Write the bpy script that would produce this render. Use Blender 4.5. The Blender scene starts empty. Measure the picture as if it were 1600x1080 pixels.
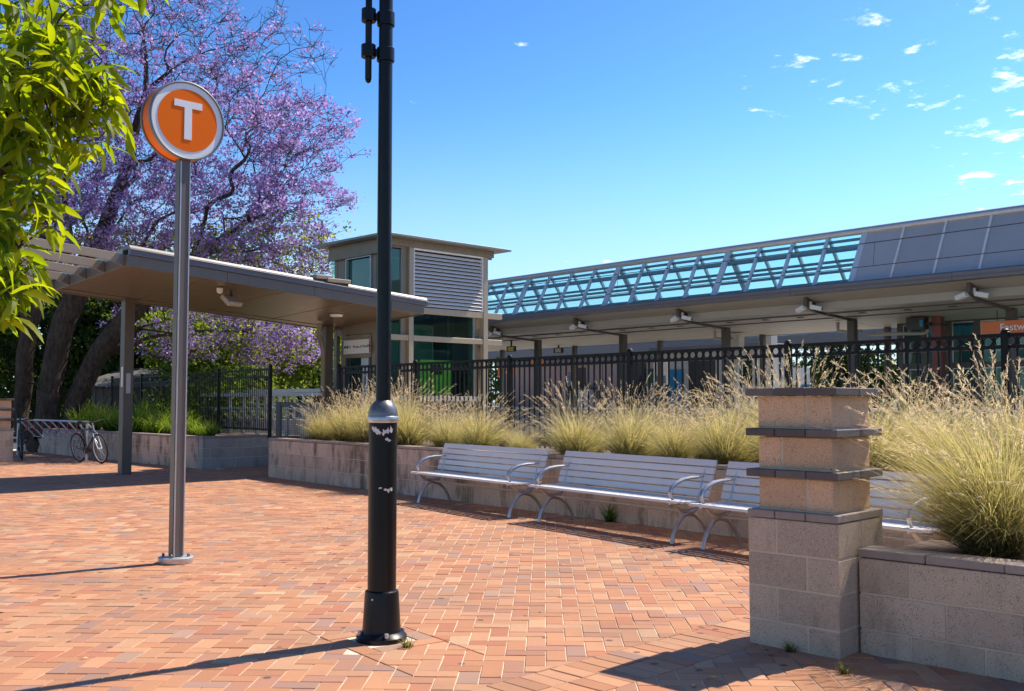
import bpy, bmesh, math, random
import numpy as np
from mathutils import Vector, Matrix

random.seed(7)
rng = np.random.default_rng(11)
scene = bpy.context.scene
COL = scene.collection
R = math.radians

# ------------------------------------------------------------------ camera
cam_d = bpy.data.cameras.new('camera')
cam = bpy.data.objects.new('camera', cam_d)
COL.objects.link(cam)
cam.location = (0, 0, 1.45)
cam.rotation_euler = (R(90 + 3.22), 0, 0)
cam_d.sensor_width = 36
cam_d.lens = 36 * 1565 / 1600
cam_d.clip_start = 0.05
cam_d.clip_end = 3000
scene.camera = cam

# ------------------------------------------------------------------ light
SUN_EL, SUN_AZ = R(52.6), math.atan2(.825, .565)      # azimuth from +Y towards +X
world = bpy.data.worlds.new('World')
scene.world = world
world.use_nodes = True
sun_d = bpy.data.lights.new('sun', 'SUN')
sun_d.energy = 3.25
sun_d.angle = R(.53)
sun_d.color = (1, .91, .77)
sun = bpy.data.objects.new('sun', sun_d)
COL.objects.link(sun)
sv = Vector((math.sin(SUN_AZ) * math.cos(SUN_EL), math.cos(SUN_AZ) * math.cos(SUN_EL), math.sin(SUN_EL)))
sun.rotation_euler = sv.to_track_quat('Z', 'Y').to_euler()
sun.location = sv * 60
vs = scene.view_settings
vs.view_transform = 'Standard'
vs.look = 'None'
vs.exposure = 1.12
vs.gamma = 1


class NT:
    """small node-tree helper"""
    def __init__(s, tree):
        s.t = tree
        s.n = tree.nodes
        s.n.clear()

    def add(s, typ, **kw):
        n = s.n.new(typ)
        ins = kw.pop('ins', {})
        for k, v in kw.items():
            setattr(n, k, v)
        for k, v in ins.items():
            if isinstance(v, bpy.types.NodeSocket):
                s.t.links.new(v, n.inputs[k])
            else:
                n.inputs[k].default_value = v
        return n

    def link(s, a, b):
        s.t.links.new(a, b)

    def math(s, op, a, b=None, clamp=False):
        n = s.add('ShaderNodeMath', operation=op, use_clamp=clamp)
        for i, v in enumerate((a, b)):
            if v is None:
                continue
            if isinstance(v, bpy.types.NodeSocket):
                s.t.links.new(v, n.inputs[i])
            else:
                n.inputs[i].default_value = v
        return n.outputs[0]

    def mix(s, fac, a, b, blend='MIX'):
        n = s.add('ShaderNodeMix', data_type='RGBA', blend_type=blend)
        for sock, v in ((n.inputs['Factor'], fac), (n.inputs[6], a), (n.inputs[7], b)):
            if isinstance(v, bpy.types.NodeSocket):
                s.t.links.new(v, sock)
            else:
                sock.default_value = v if not isinstance(v, tuple) or len(v) == 4 else (*v, 1)
        return n.outputs[2]

    def ramp(s, fac, stops):
        n = s.add('ShaderNodeValToRGB')
        e = n.color_ramp.elements
        while len(e) > 1:
            e.remove(e[-1])
        for i, (p, c) in enumerate(stops):
            q = e[0] if i == 0 else e.new(p)
            q.position = p
            q.color = c if len(c) == 4 else (*c, 1)
        s.t.links.new(fac, n.inputs[0])
        return n.outputs[0]

    def smooth(s, v, lo, hi):
        n = s.add('ShaderNodeMapRange', interpolation_type='SMOOTHSTEP', ins={'From Min': lo, 'From Max': hi})
        s.t.links.new(v, n.inputs['Value'])
        return n.outputs['Result']


def build_world():
    w = NT(world.node_tree)
    sky = w.add('ShaderNodeTexSky', sky_type='NISHITA', sun_disc=False)
    sky.sun_elevation = SUN_EL
    sky.sun_rotation = SUN_AZ
    sky.altitude = 0
    sky.air_density = 1.0
    sky.dust_density = 0.4
    sky.ozone_density = 3.0
    hs = w.add('ShaderNodeHueSaturation', ins={'Hue': .5, 'Saturation': 1.0, 'Value': .1613})
    w.link(sky.outputs[0], hs.inputs['Color'])
    # camera-like contrast of the sky colour, the same over the whole dome
    gm = w.add('ShaderNodeGamma', ins={'Gamma': 1.75})
    w.link(hs.outputs[0], gm.inputs['Color'])
    vm = w.add('ShaderNodeVectorMath', operation='MULTIPLY')
    w.link(gm.outputs[0], vm.inputs[0])
    vm.inputs[1].default_value = (3.45, 4.3, 4.3)
    mn = w.add('ShaderNodeVectorMath', operation='MINIMUM')
    w.link(vm.outputs[0], mn.inputs[0])
    mn.inputs[1].default_value = (9, 9, 9)
    tc = w.add('ShaderNodeTexCoord')
    sep = w.add('ShaderNodeSeparateXYZ')
    w.link(tc.outputs['Generated'], sep.inputs[0])
    zz = w.math('ADD', w.math('MAXIMUM', sep.outputs[2], 0.0), .09)
    px = w.math('DIVIDE', sep.outputs[0], zz)
    py = w.math('DIVIDE', sep.outputs[1], zz)
    comb = w.add('ShaderNodeCombineXYZ')
    w.link(px, comb.inputs[0])
    w.link(py, comb.inputs[1])
    mpp = w.add('ShaderNodeMapping', ins={'Vector': comb.outputs[0], 'Rotation': (0, 0, R(11.6)), 'Scale': (1.33, 1.33, 1.33)})
    n1 = w.add('ShaderNodeTexNoise', noise_dimensions='4D',
               ins={'Vector': mpp.outputs[0], 'W': 3.1, 'Scale': 6.4, 'Detail': 10.0, 'Roughness': .62, 'Distortion': .25})
    n2 = w.add('ShaderNodeTexNoise', noise_dimensions='4D',
               ins={'Vector': mpp.outputs[0], 'W': CLOUD_W, 'Scale': .62, 'Detail': 1.0})
    big = w.smooth(n2.outputs[0], .5, .66)
    thr = w.math('ADD', n1.outputs[0], w.math('MULTIPLY', big, .16))
    cl = w.smooth(thr, .665, .83)
    above = w.smooth(sep.outputs[2], .0, .06)
    cl = w.math('MULTIPLY', cl, above)
    hz = w.math('MULTIPLY', w.math('POWER', w.smooth(sep.outputs[2], .32, .02), 1.3), .8)
    hazy = w.mix(hz, mn.outputs[0], (2.1, 2.55, 2.95, 1))
    col = w.mix(cl, hazy, (5.6, 5.7, 5.8, 1))
    bg = w.add('ShaderNodeBackground', ins={'Strength': .15})
    w.link(col, bg.inputs[0])
    out = w.add('ShaderNodeOutputWorld')
    w.link(bg.outputs[0], out.inputs[0])


CLOUD_W = 4.0
build_world()


# ------------------------------------------------------------------ materials
MATS = {}


def newmat(name):
    m = bpy.data.materials.new(name)
    m.use_nodes = True
    MATS[name] = m
    return m, NT(m.node_tree)


def coords(t, rand=True):
    tc = t.add('ShaderNodeTexCoord')
    if not rand:
        return tc.outputs['Object']
    oi = t.add('ShaderNodeObjectInfo')
    sc = t.math('MULTIPLY', oi.outputs['Random'], 37.0)
    va = t.add('ShaderNodeVectorMath', operation='ADD')
    t.link(tc.outputs['Object'], va.inputs[0])
    cb = t.add('ShaderNodeCombineXYZ')
    for i in range(3):
        t.link(sc, cb.inputs[i])
    t.link(cb.outputs[0], va.inputs[1])
    return va.outputs[0]


def pm(name, col, rough=.6, metal=0., var=.18, scale=6., bump=0., bscale=60., rand=.0, spec=.5, rvar=.12, streak=0.):
    """painted / plain surface with uneven tone, roughness and fine relief"""
    m, t = newmat(name)
    v = coords(t)
    n = t.add('ShaderNodeTexNoise', ins={'Vector': v, 'Scale': scale, 'Detail': 6., 'Roughness': .6})
    lo = tuple(c * (1 - var) for c in col)
    hi = tuple(min(1, c * (1 + var)) for c in col)
    c = t.mix(n.outputs[0], lo, hi)
    if streak:
        mp = t.add('ShaderNodeMapping', ins={'Vector': v, 'Scale': (14, 14, .8)})
        n3 = t.add('ShaderNodeTexNoise', ins={'Vector': mp.outputs[0], 'Scale': 2., 'Detail': 4.})
        f = t.math('MULTIPLY', t.smooth(n3.outputs[0], .5, .75), streak)
        c = t.mix(f, c, tuple(x * .55 for x in col))
    if rand:
        oi = t.add('ShaderNodeObjectInfo')
        mr = t.add('ShaderNodeMapRange', ins={'To Min': 1 - rand, 'To Max': 1 + rand})
        t.link(oi.outputs['Random'], mr.inputs['Value'])
        vm = t.add('ShaderNodeVectorMath', operation='SCALE')
        t.link(c, vm.inputs[0])
        t.link(mr.outputs[0], vm.inputs['Scale'])
        c = vm.outputs[0]
    b = t.add('ShaderNodeBsdfPrincipled', ins={'Metallic': metal, 'Specular IOR Level': spec})
    t.link(c, b.inputs['Base Color'])
    rr = t.add('ShaderNodeMapRange', ins={'To Min': max(.02, rough - rvar), 'To Max': min(1, rough + rvar)})
    n2 = t.add('ShaderNodeTexNoise', ins={'Vector': v, 'Scale': scale * 2.7, 'Detail': 5.})
    t.link(n2.outputs[0], rr.inputs['Value'])
    t.link(rr.outputs[0], b.inputs['Roughness'])
    if bump:
        nb = t.add('ShaderNodeTexNoise', ins={'Vector': v, 'Scale': bscale, 'Detail': 5.})
        bp = t.add('ShaderNodeBump', ins={'Strength': bump, 'Distance': .01, 'Height': nb.outputs[0]})
        t.link(bp.outputs[0], b.inputs['Normal'])
    o = t.add('ShaderNodeOutputMaterial')
    t.link(b.outputs[0], o.inputs[0])
    return m


def block_mat(name, col, stain=.5, lo=.5, hi=.72):
    """split concrete masonry: pits, pale aggregate, blotches, mossy runs"""
    m, t = newmat(name)
    v = coords(t)
    n = t.add('ShaderNodeTexNoise', ins={'Vector': v, 'Scale': 5., 'Detail': 8., 'Roughness': .65})
    c = t.mix(n.outputs[0], tuple(x * .78 for x in col), tuple(x * 1.18 for x in col))
    oi = t.add('ShaderNodeObjectInfo')
    mr = t.add('ShaderNodeMapRange', ins={'To Min': .86, 'To Max': 1.1})
    t.link(oi.outputs['Random'], mr.inputs['Value'])
    vm = t.add('ShaderNodeVectorMath', operation='SCALE')
    t.link(c, vm.inputs[0])
    t.link(mr.outputs[0], vm.inputs['Scale'])
    c = vm.outputs[0]
    g = t.add('ShaderNodeTexNoise', ins={'Vector': v, 'Scale': 160., 'Detail': 3.})
    c = t.mix(t.math('MULTIPLY', t.smooth(g.outputs[0], .56, .7), .45), c, tuple(min(1, x * 1.7) for x in col))
    vo = t.add('ShaderNodeTexVoronoi', ins={'Vector': v, 'Scale': 100.})
    wv = t.add('ShaderNodeTexNoise', ins={'Vector': v, 'Scale': 30., 'Detail': 2.})
    pit = t.smooth(t.math('ADD', vo.outputs['Distance'], t.math('MULTIPLY', wv.outputs[0], -.45)), .035, -.055)
    c = t.mix(pit, c, tuple(x * .33 for x in col))
    if stain:
        geo = t.add('ShaderNodeNewGeometry')
        mp = t.add('ShaderNodeMapping', ins={'Vector': geo.outputs['Position'], 'Scale': (2.2, 2.2, .9)})
        s = t.add('ShaderNodeTexNoise', ins={'Vector': mp.outputs[0], 'Scale': 1.7, 'Detail': 7., 'Roughness': .66})
        f = t.math('MULTIPLY', t.smooth(s.outputs[0], lo, hi), stain)
        c = t.mix(f, c, (.085, .072, .04, 1))
    b = t.add('ShaderNodeBsdfPrincipled', ins={'Roughness': .92, 'Specular IOR Level': .25})
    t.link(c, b.inputs['Base Color'])
    h = t.math('SUBTRACT', g.outputs[0], t.math('MULTIPLY', pit, 1.2))
    bp = t.add('ShaderNodeBump', ins={'Strength': .55, 'Distance': .006, 'Height': h})
    t.link(bp.outputs[0], b.inputs['Normal'])
    o = t.add('ShaderNodeOutputMaterial')
    t.link(b.outputs[0], o.inputs[0])
    return m


def paver_mat():
    m, t = newmat('clay paver')
    at = t.add('ShaderNodeAttribute', attribute_name='col')
    geo = t.add('ShaderNodeNewGeometry')
    p = geo.outputs['Position']
    n = t.add('ShaderNodeTexNoise', ins={'Vector': p, 'Scale': 26., 'Detail': 7., 'Roughness': .7})
    c = t.mix(t.math('MULTIPLY', n.outputs[0], 1.0), at.outputs['Color'], (.36, .17, .11, 1))
    c = t.mix(.45, c, at.outputs['Color'])
    n2 = t.add('ShaderNodeTexNoise', ins={'Vector': p, 'Scale': .9, 'Detail': 5., 'Roughness': .6})
    c = t.mix(t.math('MULTIPLY', t.smooth(n2.outputs[0], .42, .72), .42), c, (.22, .15, .11, 1))
    n3 = t.add('ShaderNodeTexNoise', ins={'Vector': p, 'Scale': 230., 'Detail': 2.})
    c = t.mix(t.math('MULTIPLY', t.smooth(n3.outputs[0], .55, .75), .35), c, (.62, .42, .28, 1))
    sp = t.add('ShaderNodeTexVoronoi', ins={'Vector': p, 'Scale': 4.2})
    c = t.mix(t.math('MULTIPLY', t.smooth(sp.outputs['Distance'], .12, .07), .75), c, (.05, .045, .04, 1))
    b = t.add('ShaderNodeBsdfPrincipled', ins={'Roughness': .82, 'Specular IOR Level': .3})
    t.link(c, b.inputs['Base Color'])
    bp = t.add('ShaderNodeBump', ins={'Strength': .35, 'Distance': .004, 'Height': n3.outputs[0]})
    t.link(bp.outputs[0], b.inputs['Normal'])
    o = t.add('ShaderNodeOutputMaterial')
    t.link(b.outputs[0], o.inputs[0])
    return m


def leaf_mat(name, trans=.5, rough=.45, spec=.4, boost=1.6, fixed=None, warm=(1, 1, .6)):
    """colour comes from the mesh attribute; light passes through the blade"""
    m, t = newmat(name)
    if fixed:
        rgb = t.add('ShaderNodeRGB')
        rgb.outputs[0].default_value = (*fixed, 1)
        src = rgb.outputs[0]
        oi = t.add('ShaderNodeObjectInfo')
        geo = t.add('ShaderNodeNewGeometry')
        rnd_ = t.math('FRACT', t.math('ADD', oi.outputs['Random'], geo.outputs['Random Per Island']))
        src = t.mix(t.math('POWER', rnd_, .8), src, tuple(x * f for x, f in zip(fixed, (.30, .48, .7))))
        nn = t.add('ShaderNodeTexNoise', ins={'Vector': geo.outputs['Position'], 'Scale': 34., 'Detail': 5.})
        src = t.mix(t.math('MULTIPLY', nn.outputs[0], .5), src, tuple(x * .6 for x in fixed))
    else:
        src = t.add('ShaderNodeAttribute', attribute_name='col').outputs['Color']
    b = t.add('ShaderNodeBsdfPrincipled', ins={'Roughness': rough, 'Specular IOR Level': spec})
    t.link(src, b.inputs['Base Color'])
    tr = t.add('ShaderNodeBsdfTranslucent')
    vm = t.add('ShaderNodeVectorMath', operation='MULTIPLY')
    t.link(src, vm.inputs[0])
    vm.inputs[1].default_value = tuple(boost * x for x in warm)
    t.link(vm.outputs[0], tr.inputs['Color'])
    mx = t.add('ShaderNodeMixShader', ins={0: trans})
    t.link(b.outputs[0], mx.inputs[1])
    t.link(tr.outputs[0], mx.inputs[2])
    o = t.add('ShaderNodeOutputMaterial')
    t.link(mx.outputs[0], o.inputs[0])
    return m


def glass_mat(name, tint, refl=1.0, rough=.02):
    m, t = newmat(name)
    tr = t.add('ShaderNodeBsdfTransparent', ins={'Color': (*tint, 1)})
    gl = t.add('ShaderNodeBsdfGlossy', ins={'Color': (.9, 1, .97, 1), 'Roughness': rough})
    lw = t.add('ShaderNodeLayerWeight', ins={'Blend': .5})
    f5 = t.math('POWER', lw.outputs['Facing'], 4.0)
    f = t.math('MULTIPLY', t.math('ADD', t.math('MULTIPLY', f5, .9), .045), refl, clamp=True)
    geo = t.add('ShaderNodeNewGeometry')
    nn = t.add('ShaderNodeTexNoise', ins={'Vector': geo.outputs['Position'], 'Scale': .9, 'Detail': 2.})
    bp = t.add('ShaderNodeBump', ins={'Strength': .06, 'Distance': .05, 'Height': nn.outputs[0]})
    t.link(bp.outputs[0], gl.inputs['Normal'])
    mx = t.add('ShaderNodeMixShader')
    t.link(f, mx.inputs[0])
    t.link(tr.outputs[0], mx.inputs[1])
    t.link(gl.outputs[0], mx.inputs[2])
    o = t.add('ShaderNodeOutputMaterial')
    t.link(mx.outputs[0], o.inputs[0])
    return m


def bark_mat(name, a, b_):
    m, t = newmat(name)
    v = coords(t, False)
    mp = t.add('ShaderNodeMapping', ins={'Vector': v, 'Scale': (1, 1, .28)})
    n = t.add('ShaderNodeTexNoise', ins={'Vector': mp.outputs[0], 'Scale': 14., 'Detail': 8., 'Roughness': .7})
    c = t.ramp(n.outputs[0], [(.32, a), (.68, b_)])
    b = t.add('ShaderNodeBsdfPrincipled', ins={'Roughness': .9, 'Specular IOR Level': .2})
    t.link(c, b.inputs['Base Color'])
    bp = t.add('ShaderNodeBump', ins={'Strength': .8, 'Distance': .03, 'Height': n.outputs[0]})
    t.link(bp.outputs[0], b.inputs['Normal'])
    o = t.add('ShaderNodeOutputMaterial')
    t.link(b.outputs[0], o.inputs[0])
    return m


paver_mat()
block_mat('grey block', (.56, .425, .315), .42, .49, .77)
block_mat('bench wall block', (.57, .43, .335), .8, .46, .68)
block_mat('buff block', (.74, .45, .275), .10)
block_mat('shade toned block', (.36, .34, .31), .35)  # shade of the left planter's end wall, put into the block colour
pm('mortar', (.62, .50, .37), .95, var=.2, bump=.5, bscale=120)
pm('dark tile', (.13, .10, .09), .7, var=.35, scale=12, bump=.3, bscale=80, rand=.25)
pm('cap tile', (.33, .26, .22), .8, var=.25, scale=10, bump=.3, rand=.12)
pm('joint sand', (.66, .55, .42), .95, var=.45, scale=3, bump=.4, bscale=150)
pm('soil', (.16, .11, .075), 1., var=.5, scale=18, bump=.9, bscale=40)
pm('asphalt', (.07, .07, .068), .95, var=.25, scale=2, bump=.3)
pm('concrete', (.40, .38, .35), .85, var=.15, scale=3, bump=.2, streak=.25)
pm('black paint', (.006, .0065, .007), .34, var=.5, scale=5, rvar=.1, streak=.3, spec=.3)
pm('fence paint', (.006, .0065, .007), .5, var=.3, spec=.25)
pm('pewter', (.20, .19, .18), .38, metal=.75, var=.25, scale=9)
pm('galvanised', (.52, .52, .53), .42, metal=.6, var=.2, scale=12)
pm('cast aluminium', (.55, .54, .53), .36, metal=.85, var=.2, scale=14)
pm('bench slat', (.66, .645, .64), .55, metal=.0, var=.1, scale=5, rand=.05)
pm('sign post grey', (.15, .13, .115), .5, metal=.2, var=.12, scale=3)
pm('sign rim grey', (.17, .19, .20), .5, metal=.2, var=.1)
pm('sign white', (.88, .88, .89), .35, var=.03)
pm('sign orange', (.95, .17, .002), .45, var=.03, spec=.15)
pm('canopy metal', (.23, .17, .115), .34, metal=.5, var=.10, scale=2.2, rvar=.08)
pm('canopy fascia', (.165, .145, .12), .48, metal=.3, var=.10, scale=3, streak=.2)
pm('canopy gutter', (.14, .13, .135), .45, metal=.4, var=.12, scale=4)
pm('blade beige', (.32, .27, .20), .6, var=.08, scale=4)
pm('post brown', (.12, .105, .085), .5, metal=.2, var=.2)
pm('tower cladding', (.25, .205, .145), .5, metal=.25, var=.12, scale=3, streak=.3)
pm('tower beam', (.40, .34, .25), .5, metal=.15, var=.1, scale=4, streak=.2)
pm('tower inside', (.50, .52, .48), .6, var=.2)
pm('louvre', (.80, .77, .74), .5, metal=.0, var=.08)
pm('roof sheet', (.25, .26, .24), .45, metal=.5, var=.2)
pm('station fascia', (.17, .155, .155), .48, metal=.35, var=.12, scale=2, streak=.2)
pm('station soffit', (.36, .335, .285), .55, var=.10, scale=1.2, streak=.1)
pm('vault purlin', (.20, .25, .29), .4, metal=.3, var=.1)
pm('vault steel', (.58, .63, .68), .45, metal=.1, var=.1)
pm('vault panel', (.46, .445, .44), .5, metal=.15, var=.12, scale=1.5, rand=.08)
pm('station column', (.085, .072, .06), .5, var=.2)
pm('red column', (.20, .055, .04), .5, var=.25)
pm('pale render', (.50, .49, .45), .85, var=.1, scale=2)
pm('kiosk pink', (.40, .31, .28), .8, var=.1, scale=2, streak=.15)
pm('blue panel', (.02, .22, .42), .5, var=.15)
pm('lime panel', (.70, .48, .06), .4, var=.1)
pm('orange board', (.75, .19, .05), .45, var=.08)
pm('dark frame', (.035, .034, .032), .4, var=.2)
pm('teal frame', (.045, .07, .075), .5, var=.25)
pm('camera white', (.72, .71, .68), .4, var=.06)
pm('floodlight grey', (.36, .31, .27), .45, var=.1)
pm('black rubber', (.015, .015, .015), .8, var=.3)
pm('red paint', (.45, .04, .03), .35, var=.2)
pm('torn paper', (.72, .66, .58), .85, var=.25, scale=30)
pm('shed roof', (.13, .125, .115), .6, var=.15)
pm('shed wall', (.10, .095, .085), .8, var=.3)
pm('shirt blue grey', (.16, .22, .30), .9, var=.1)
pm('trousers dark', (.02, .02, .025), .9, var=.1)
pm('skin', (.30, .17, .11), .6, var=.1)
pm('hair dark', (.012, .009, .007), .6, var=.1)
pm('dry leaf', (.55, .40, .18), .8, var=.3, scale=30)
glass_mat('tower glass', (.56, .87, .80), 1.1)
glass_mat('dark glass', (.28, .52, .48), 1.1)
glass_mat('vault glass', (.88, .98, .985), .8)
glass_mat('skylight glass', (.6, .78, .92), 1.2)
leaf_mat('grass blade', .55, .55, .25, 1.5, warm=(1, .95, .6))
leaf_mat('seed head', .5, .8, .15, 1.3, warm=(1, .95, .8))
leaf_mat('blossom', .5, .7, .15, 1.3, warm=(1, .95, 1.05))
leaf_mat('foliage', .55, .5, .35, 2.3, warm=(1.15, 1, .35))
leaf_mat('big leaf', .6, .5, .3, 2.9, fixed=(.18, .235, .015), warm=(1.35, 1.1, .18))
bark_mat('bark', (.028, .019, .013), (.125, .088, .06))
bark_mat('twig', (.06, .045, .035), (.13, .10, .075))


# ------------------------------------------------------------------ mesh helpers
class MB:
    def __init__(s):
        s.v, s.f, s.c = [], [], []

    def add(s, vs, fs, col=None):
        o = len(s.v)
        s.v += [tuple(p) for p in vs]
        s.f += [tuple(i + o for i in q) for q in fs]
        if col is not None:
            s.c += [col] * len(vs)

    def box(s, x0, x1, y0, y1, z0, z1):
        s.add([(x0, y0, z0), (x1, y0, z0), (x1, y1, z0), (x0, y1, z0), (x0, y0, z1), (x1, y0, z1), (x1, y1, z1), (x0, y1, z1)],
              [(0, 3, 2, 1), (4, 5, 6, 7), (0, 1, 5, 4), (1, 2, 6, 5), (2, 3, 7, 6), (3, 0, 4, 7)])
        return s

    def hexa(s, lo, hi):
        """two quads of 4 corners, lower and upper"""
        s.add(list(lo) + list(hi), [(3, 2, 1, 0), (4, 5, 6, 7), (0, 1, 5, 4), (1, 2, 6, 5), (2, 3, 7, 6), (3, 0, 4, 7)])
        return s

    def beam(s, a, b, w, h, up=(0, 0, 1)):
        a, b = Vector(a), Vector(b)
        d = (b - a).normalized()
        sd = d.cross(Vector(up))
        if sd.length < 1e-4:
            sd = d.cross(Vector((1, 0, 0)))
        sd.normalize()
        u = sd.cross(d).normalized()
        q = lambda p: [p - sd * w / 2 - u * h / 2, p + sd * w / 2 - u * h / 2, p + sd * w / 2 + u * h / 2, p - sd * w / 2 + u * h / 2]
        s.add(q(a) + q(b), [(0, 1, 2, 3), (7, 6, 5, 4), (1, 0, 4, 5), (2, 1, 5, 6), (3, 2, 6, 7), (0, 3, 7, 4)])
        return s

    def tube(s, pts, r, n=8, cap=True, squash=1.):
        pts = [Vector(p) for p in pts]
        rs = r if isinstance(r, (list, tuple)) else [r] * len(pts)
        o = len(s.v)
        ref = None
        for i, p in enumerate(pts):
            d = (pts[min(i + 1, len(pts) - 1)] - pts[max(i - 1, 0)])
            if d.length < 1e-9:
                d = Vector((0, 0, 1))
            d.normalize()
            if ref is None:
                ref = d.orthogonal().normalized()
            ref = (ref - d * ref.dot(d))
            if ref.length < 1e-6:
                ref = d.orthogonal()
            ref.normalize()
            b = d.cross(ref)
            for k in range(n):
                a = 2 * math.pi * k / n
                s.v.append(tuple(p + ref * (math.cos(a) * rs[i]) + b * (math.sin(a) * rs[i] * squash)))
        for i in range(len(pts) - 1):
            for k in range(n):
                k2 = (k + 1) % n
                s.f.append((o + i * n + k, o + i * n + k2, o + (i + 1) * n + k2, o + (i + 1) * n + k))
        if cap:
            s.f.append(tuple(o + k for k in range(n))[::-1])
            s.f.append(tuple(o + (len(pts) - 1) * n + k for k in range(n)))
        return s

    def lathe(s, prof, n=32, cx=0, cy=0, closed=False):
        o = len(s.v)
        for (r, z) in prof:
            for k in range(n):
                a = 2 * math.pi * k / n
                s.v.append((cx + r * math.cos(a), cy + r * math.sin(a), z))
        L = len(prof)
        for i in range(L - 1 + (1 if closed else 0)):
            j = (i + 1) % L
            for k in range(n):
                k2 = (k + 1) % n
                s.f.append((o + i * n + k, o + i * n + k2, o + j * n + k2, o + j * n + k))
        if not closed:
            s.f.append(tuple(o + k for k in range(n))[::-1])
            s.f.append(tuple(o + (L - 1) * n + k for k in range(n)))
        return s

    def prism(s, poly, fa, fb):
        """poly of 2-d points; fa and fb map a point to the two end faces"""
        n = len(poly)
        s.add([fa(*p) for p in poly] + [fb(*p) for p in poly],
              [tuple(range(n))[::-1], tuple(range(n, 2 * n))] + [(i, (i + 1) % n, n + (i + 1) % n, n + i) for i in range(n)])
        return s

    def mesh(s, name, mat, bevel=0., smooth=False, seg=1):
        me = bpy.data.meshes.new(name)
        me.from_pydata(s.v, [], s.f)
        if s.c:
            a = me.color_attributes.new('col', 'FLOAT_COLOR', 'POINT')
            a.data.foreach_set('color', np.array([(*c, 1) for c in s.c], dtype=np.float32).ravel())
        bm = bmesh.new()
        bm.from_mesh(me)
        bmesh.ops.recalc_face_normals(bm, faces=bm.faces)
        if bevel:
            ed = [e for e in bm.edges if len(e.link_faces) == 2 and e.calc_face_angle(0) > .5]
            bmesh.ops.bevel(bm, geom=ed, offset=bevel, segments=seg, affect='EDGES', clamp_overlap=True)
        bm.to_mesh(me)
        bm.free()
        if smooth:
            me.polygons.foreach_set('use_smooth', [True] * len(me.polygons))
            try:
                me.set_sharp_from_angle(angle=R(40))
            except Exception:
                pass
        me.materials.append(MATS[mat])
        return me


def obj(name, mesh, parent=None, loc=None, rot=None, scale=None):
    o = bpy.data.objects.new(name, mesh)
    COL.objects.link(o)
    o.parent = parent
    if loc is not None:
        o.location = loc
    if rot is not None:
        o.rotation_euler = rot
    if scale is not None:
        o.scale = scale
    return o


def part(name, mb, mat, parent, bevel=0., smooth=False, seg=1, loc=None, rot=None):
    return obj(name, mb.mesh(name, mat, bevel, smooth, seg), parent, loc, rot)


def tag(o, label, cat, group=None):
    o['label'] = label
    o['category'] = cat
    if group:
        o['group'] = group
    return o


def thing(name, label, cat, loc=(0, 0, 0), rz=0., group=None):
    o = bpy.data.objects.new(name, None)
    o.empty_display_size = .2
    COL.objects.link(o)
    o.location = loc
    o.rotation_euler = (0, 0, rz)
    return tag(o, label, cat, group)


def structure(o):
    o['kind'] = 'structure'
    return o


def stuff(o):
    o['kind'] = 'stuff'
    return o


def np_mesh(name, V, F, C, mat, smooth=False):
    V = np.asarray(V, dtype=np.float32)
    F = np.asarray(F, dtype=np.int32)
    me = bpy.data.meshes.new(name)
    me.vertices.add(len(V))
    me.vertices.foreach_set('co', V.ravel())
    k = F.shape[1]
    me.loops.add(F.size)
    me.loops.foreach_set('vertex_index', F.ravel())
    me.polygons.add(len(F))
    me.polygons.foreach_set('loop_start', np.arange(0, F.size, k, dtype=np.int32))
    me.polygons.foreach_set('loop_total', np.full(len(F), k, dtype=np.int32))
    if smooth:
        me.polygons.foreach_set('use_smooth', np.ones(len(F), dtype=bool))
    if C is not None:
        C = np.asarray(C, dtype=np.float32)
        if C.shape[1] == 3:
            C = np.concatenate([C, np.ones((len(C), 1), np.float32)], 1)
        a = me.color_attributes.new('col', 'FLOAT_COLOR', 'POINT')
        a.data.foreach_set('color', C.ravel())
    me.update(calc_edges=True)
    me.materials.append(MATS[mat])
    return me


def text_mesh(name, body, size, mat, extrude=.004):
    cu = bpy.data.curves.new(name, 'FONT')
    cu.body = body
    cu.size = size
    cu.extrude = extrude
    cu.resolution_u = 3
    to = bpy.data.objects.new(name, cu)
    COL.objects.link(to)
    dg = bpy.context.evaluated_depsgraph_get()
    me = bpy.data.meshes.new_from_object(to.evaluated_get(dg))
    bpy.data.objects.remove(to)
    me.materials.clear()
    me.materials.append(MATS[mat])
    return me


# ------------------------------------------------------------------ ground and paving
g = MB()
g.add([(-1500, -300, -.03), (1500, -300, -.03), (1500, 2500, -.03), (-1500, 2500, -.03)], [(0, 1, 2, 3)])
structure(part('ground', g, 'asphalt', None))

ND = (-.695, .719)                       # across the soldier-course border
WALL_P, WALL_D, WALL_N = (-4.72, 19.5), (.636, -.772), (.772, .636)


def clip(poly, n, d, keep_ge):
    out = []
    for i in range(len(poly)):
        a, b = poly[i], poly[(i + 1) % len(poly)]
        da = a[0] * n[0] + a[1] * n[1] - d
        db = b[0] * n[0] + b[1] * n[1] - d
        if not keep_ge:
            da, db = -da, -db
        if da >= 0:
            out.append(a)
        if da * db < 0:
            t = da / (da - db)
            out.append((a[0] + (b[0] - a[0]) * t, a[1] + (b[1] - a[1]) * t))
    return out


def area(p):
    return .5 * abs(sum(p[i][0] * p[(i + 1) % len(p)][1] - p[(i + 1) % len(p)][0] * p[i][1] for i in range(len(p))))


def shrink(p, d):
    """inset a convex polygon (counter-clockwise) by d"""
    q = p
    n = len(p)
    for i in range(n):
        a, b = p[i], p[(i + 1) % n]
        ex, ey = b[0] - a[0], b[1] - a[1]
        L = math.hypot(ex, ey)
        if L < 1e-6:
            continue
        nn = (-ey / L, ex / L)
        q = clip(q, nn, nn[0] * a[0] + nn[1] * a[1] + d, True)
        if len(q) < 3:
            return q
    return q


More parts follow.
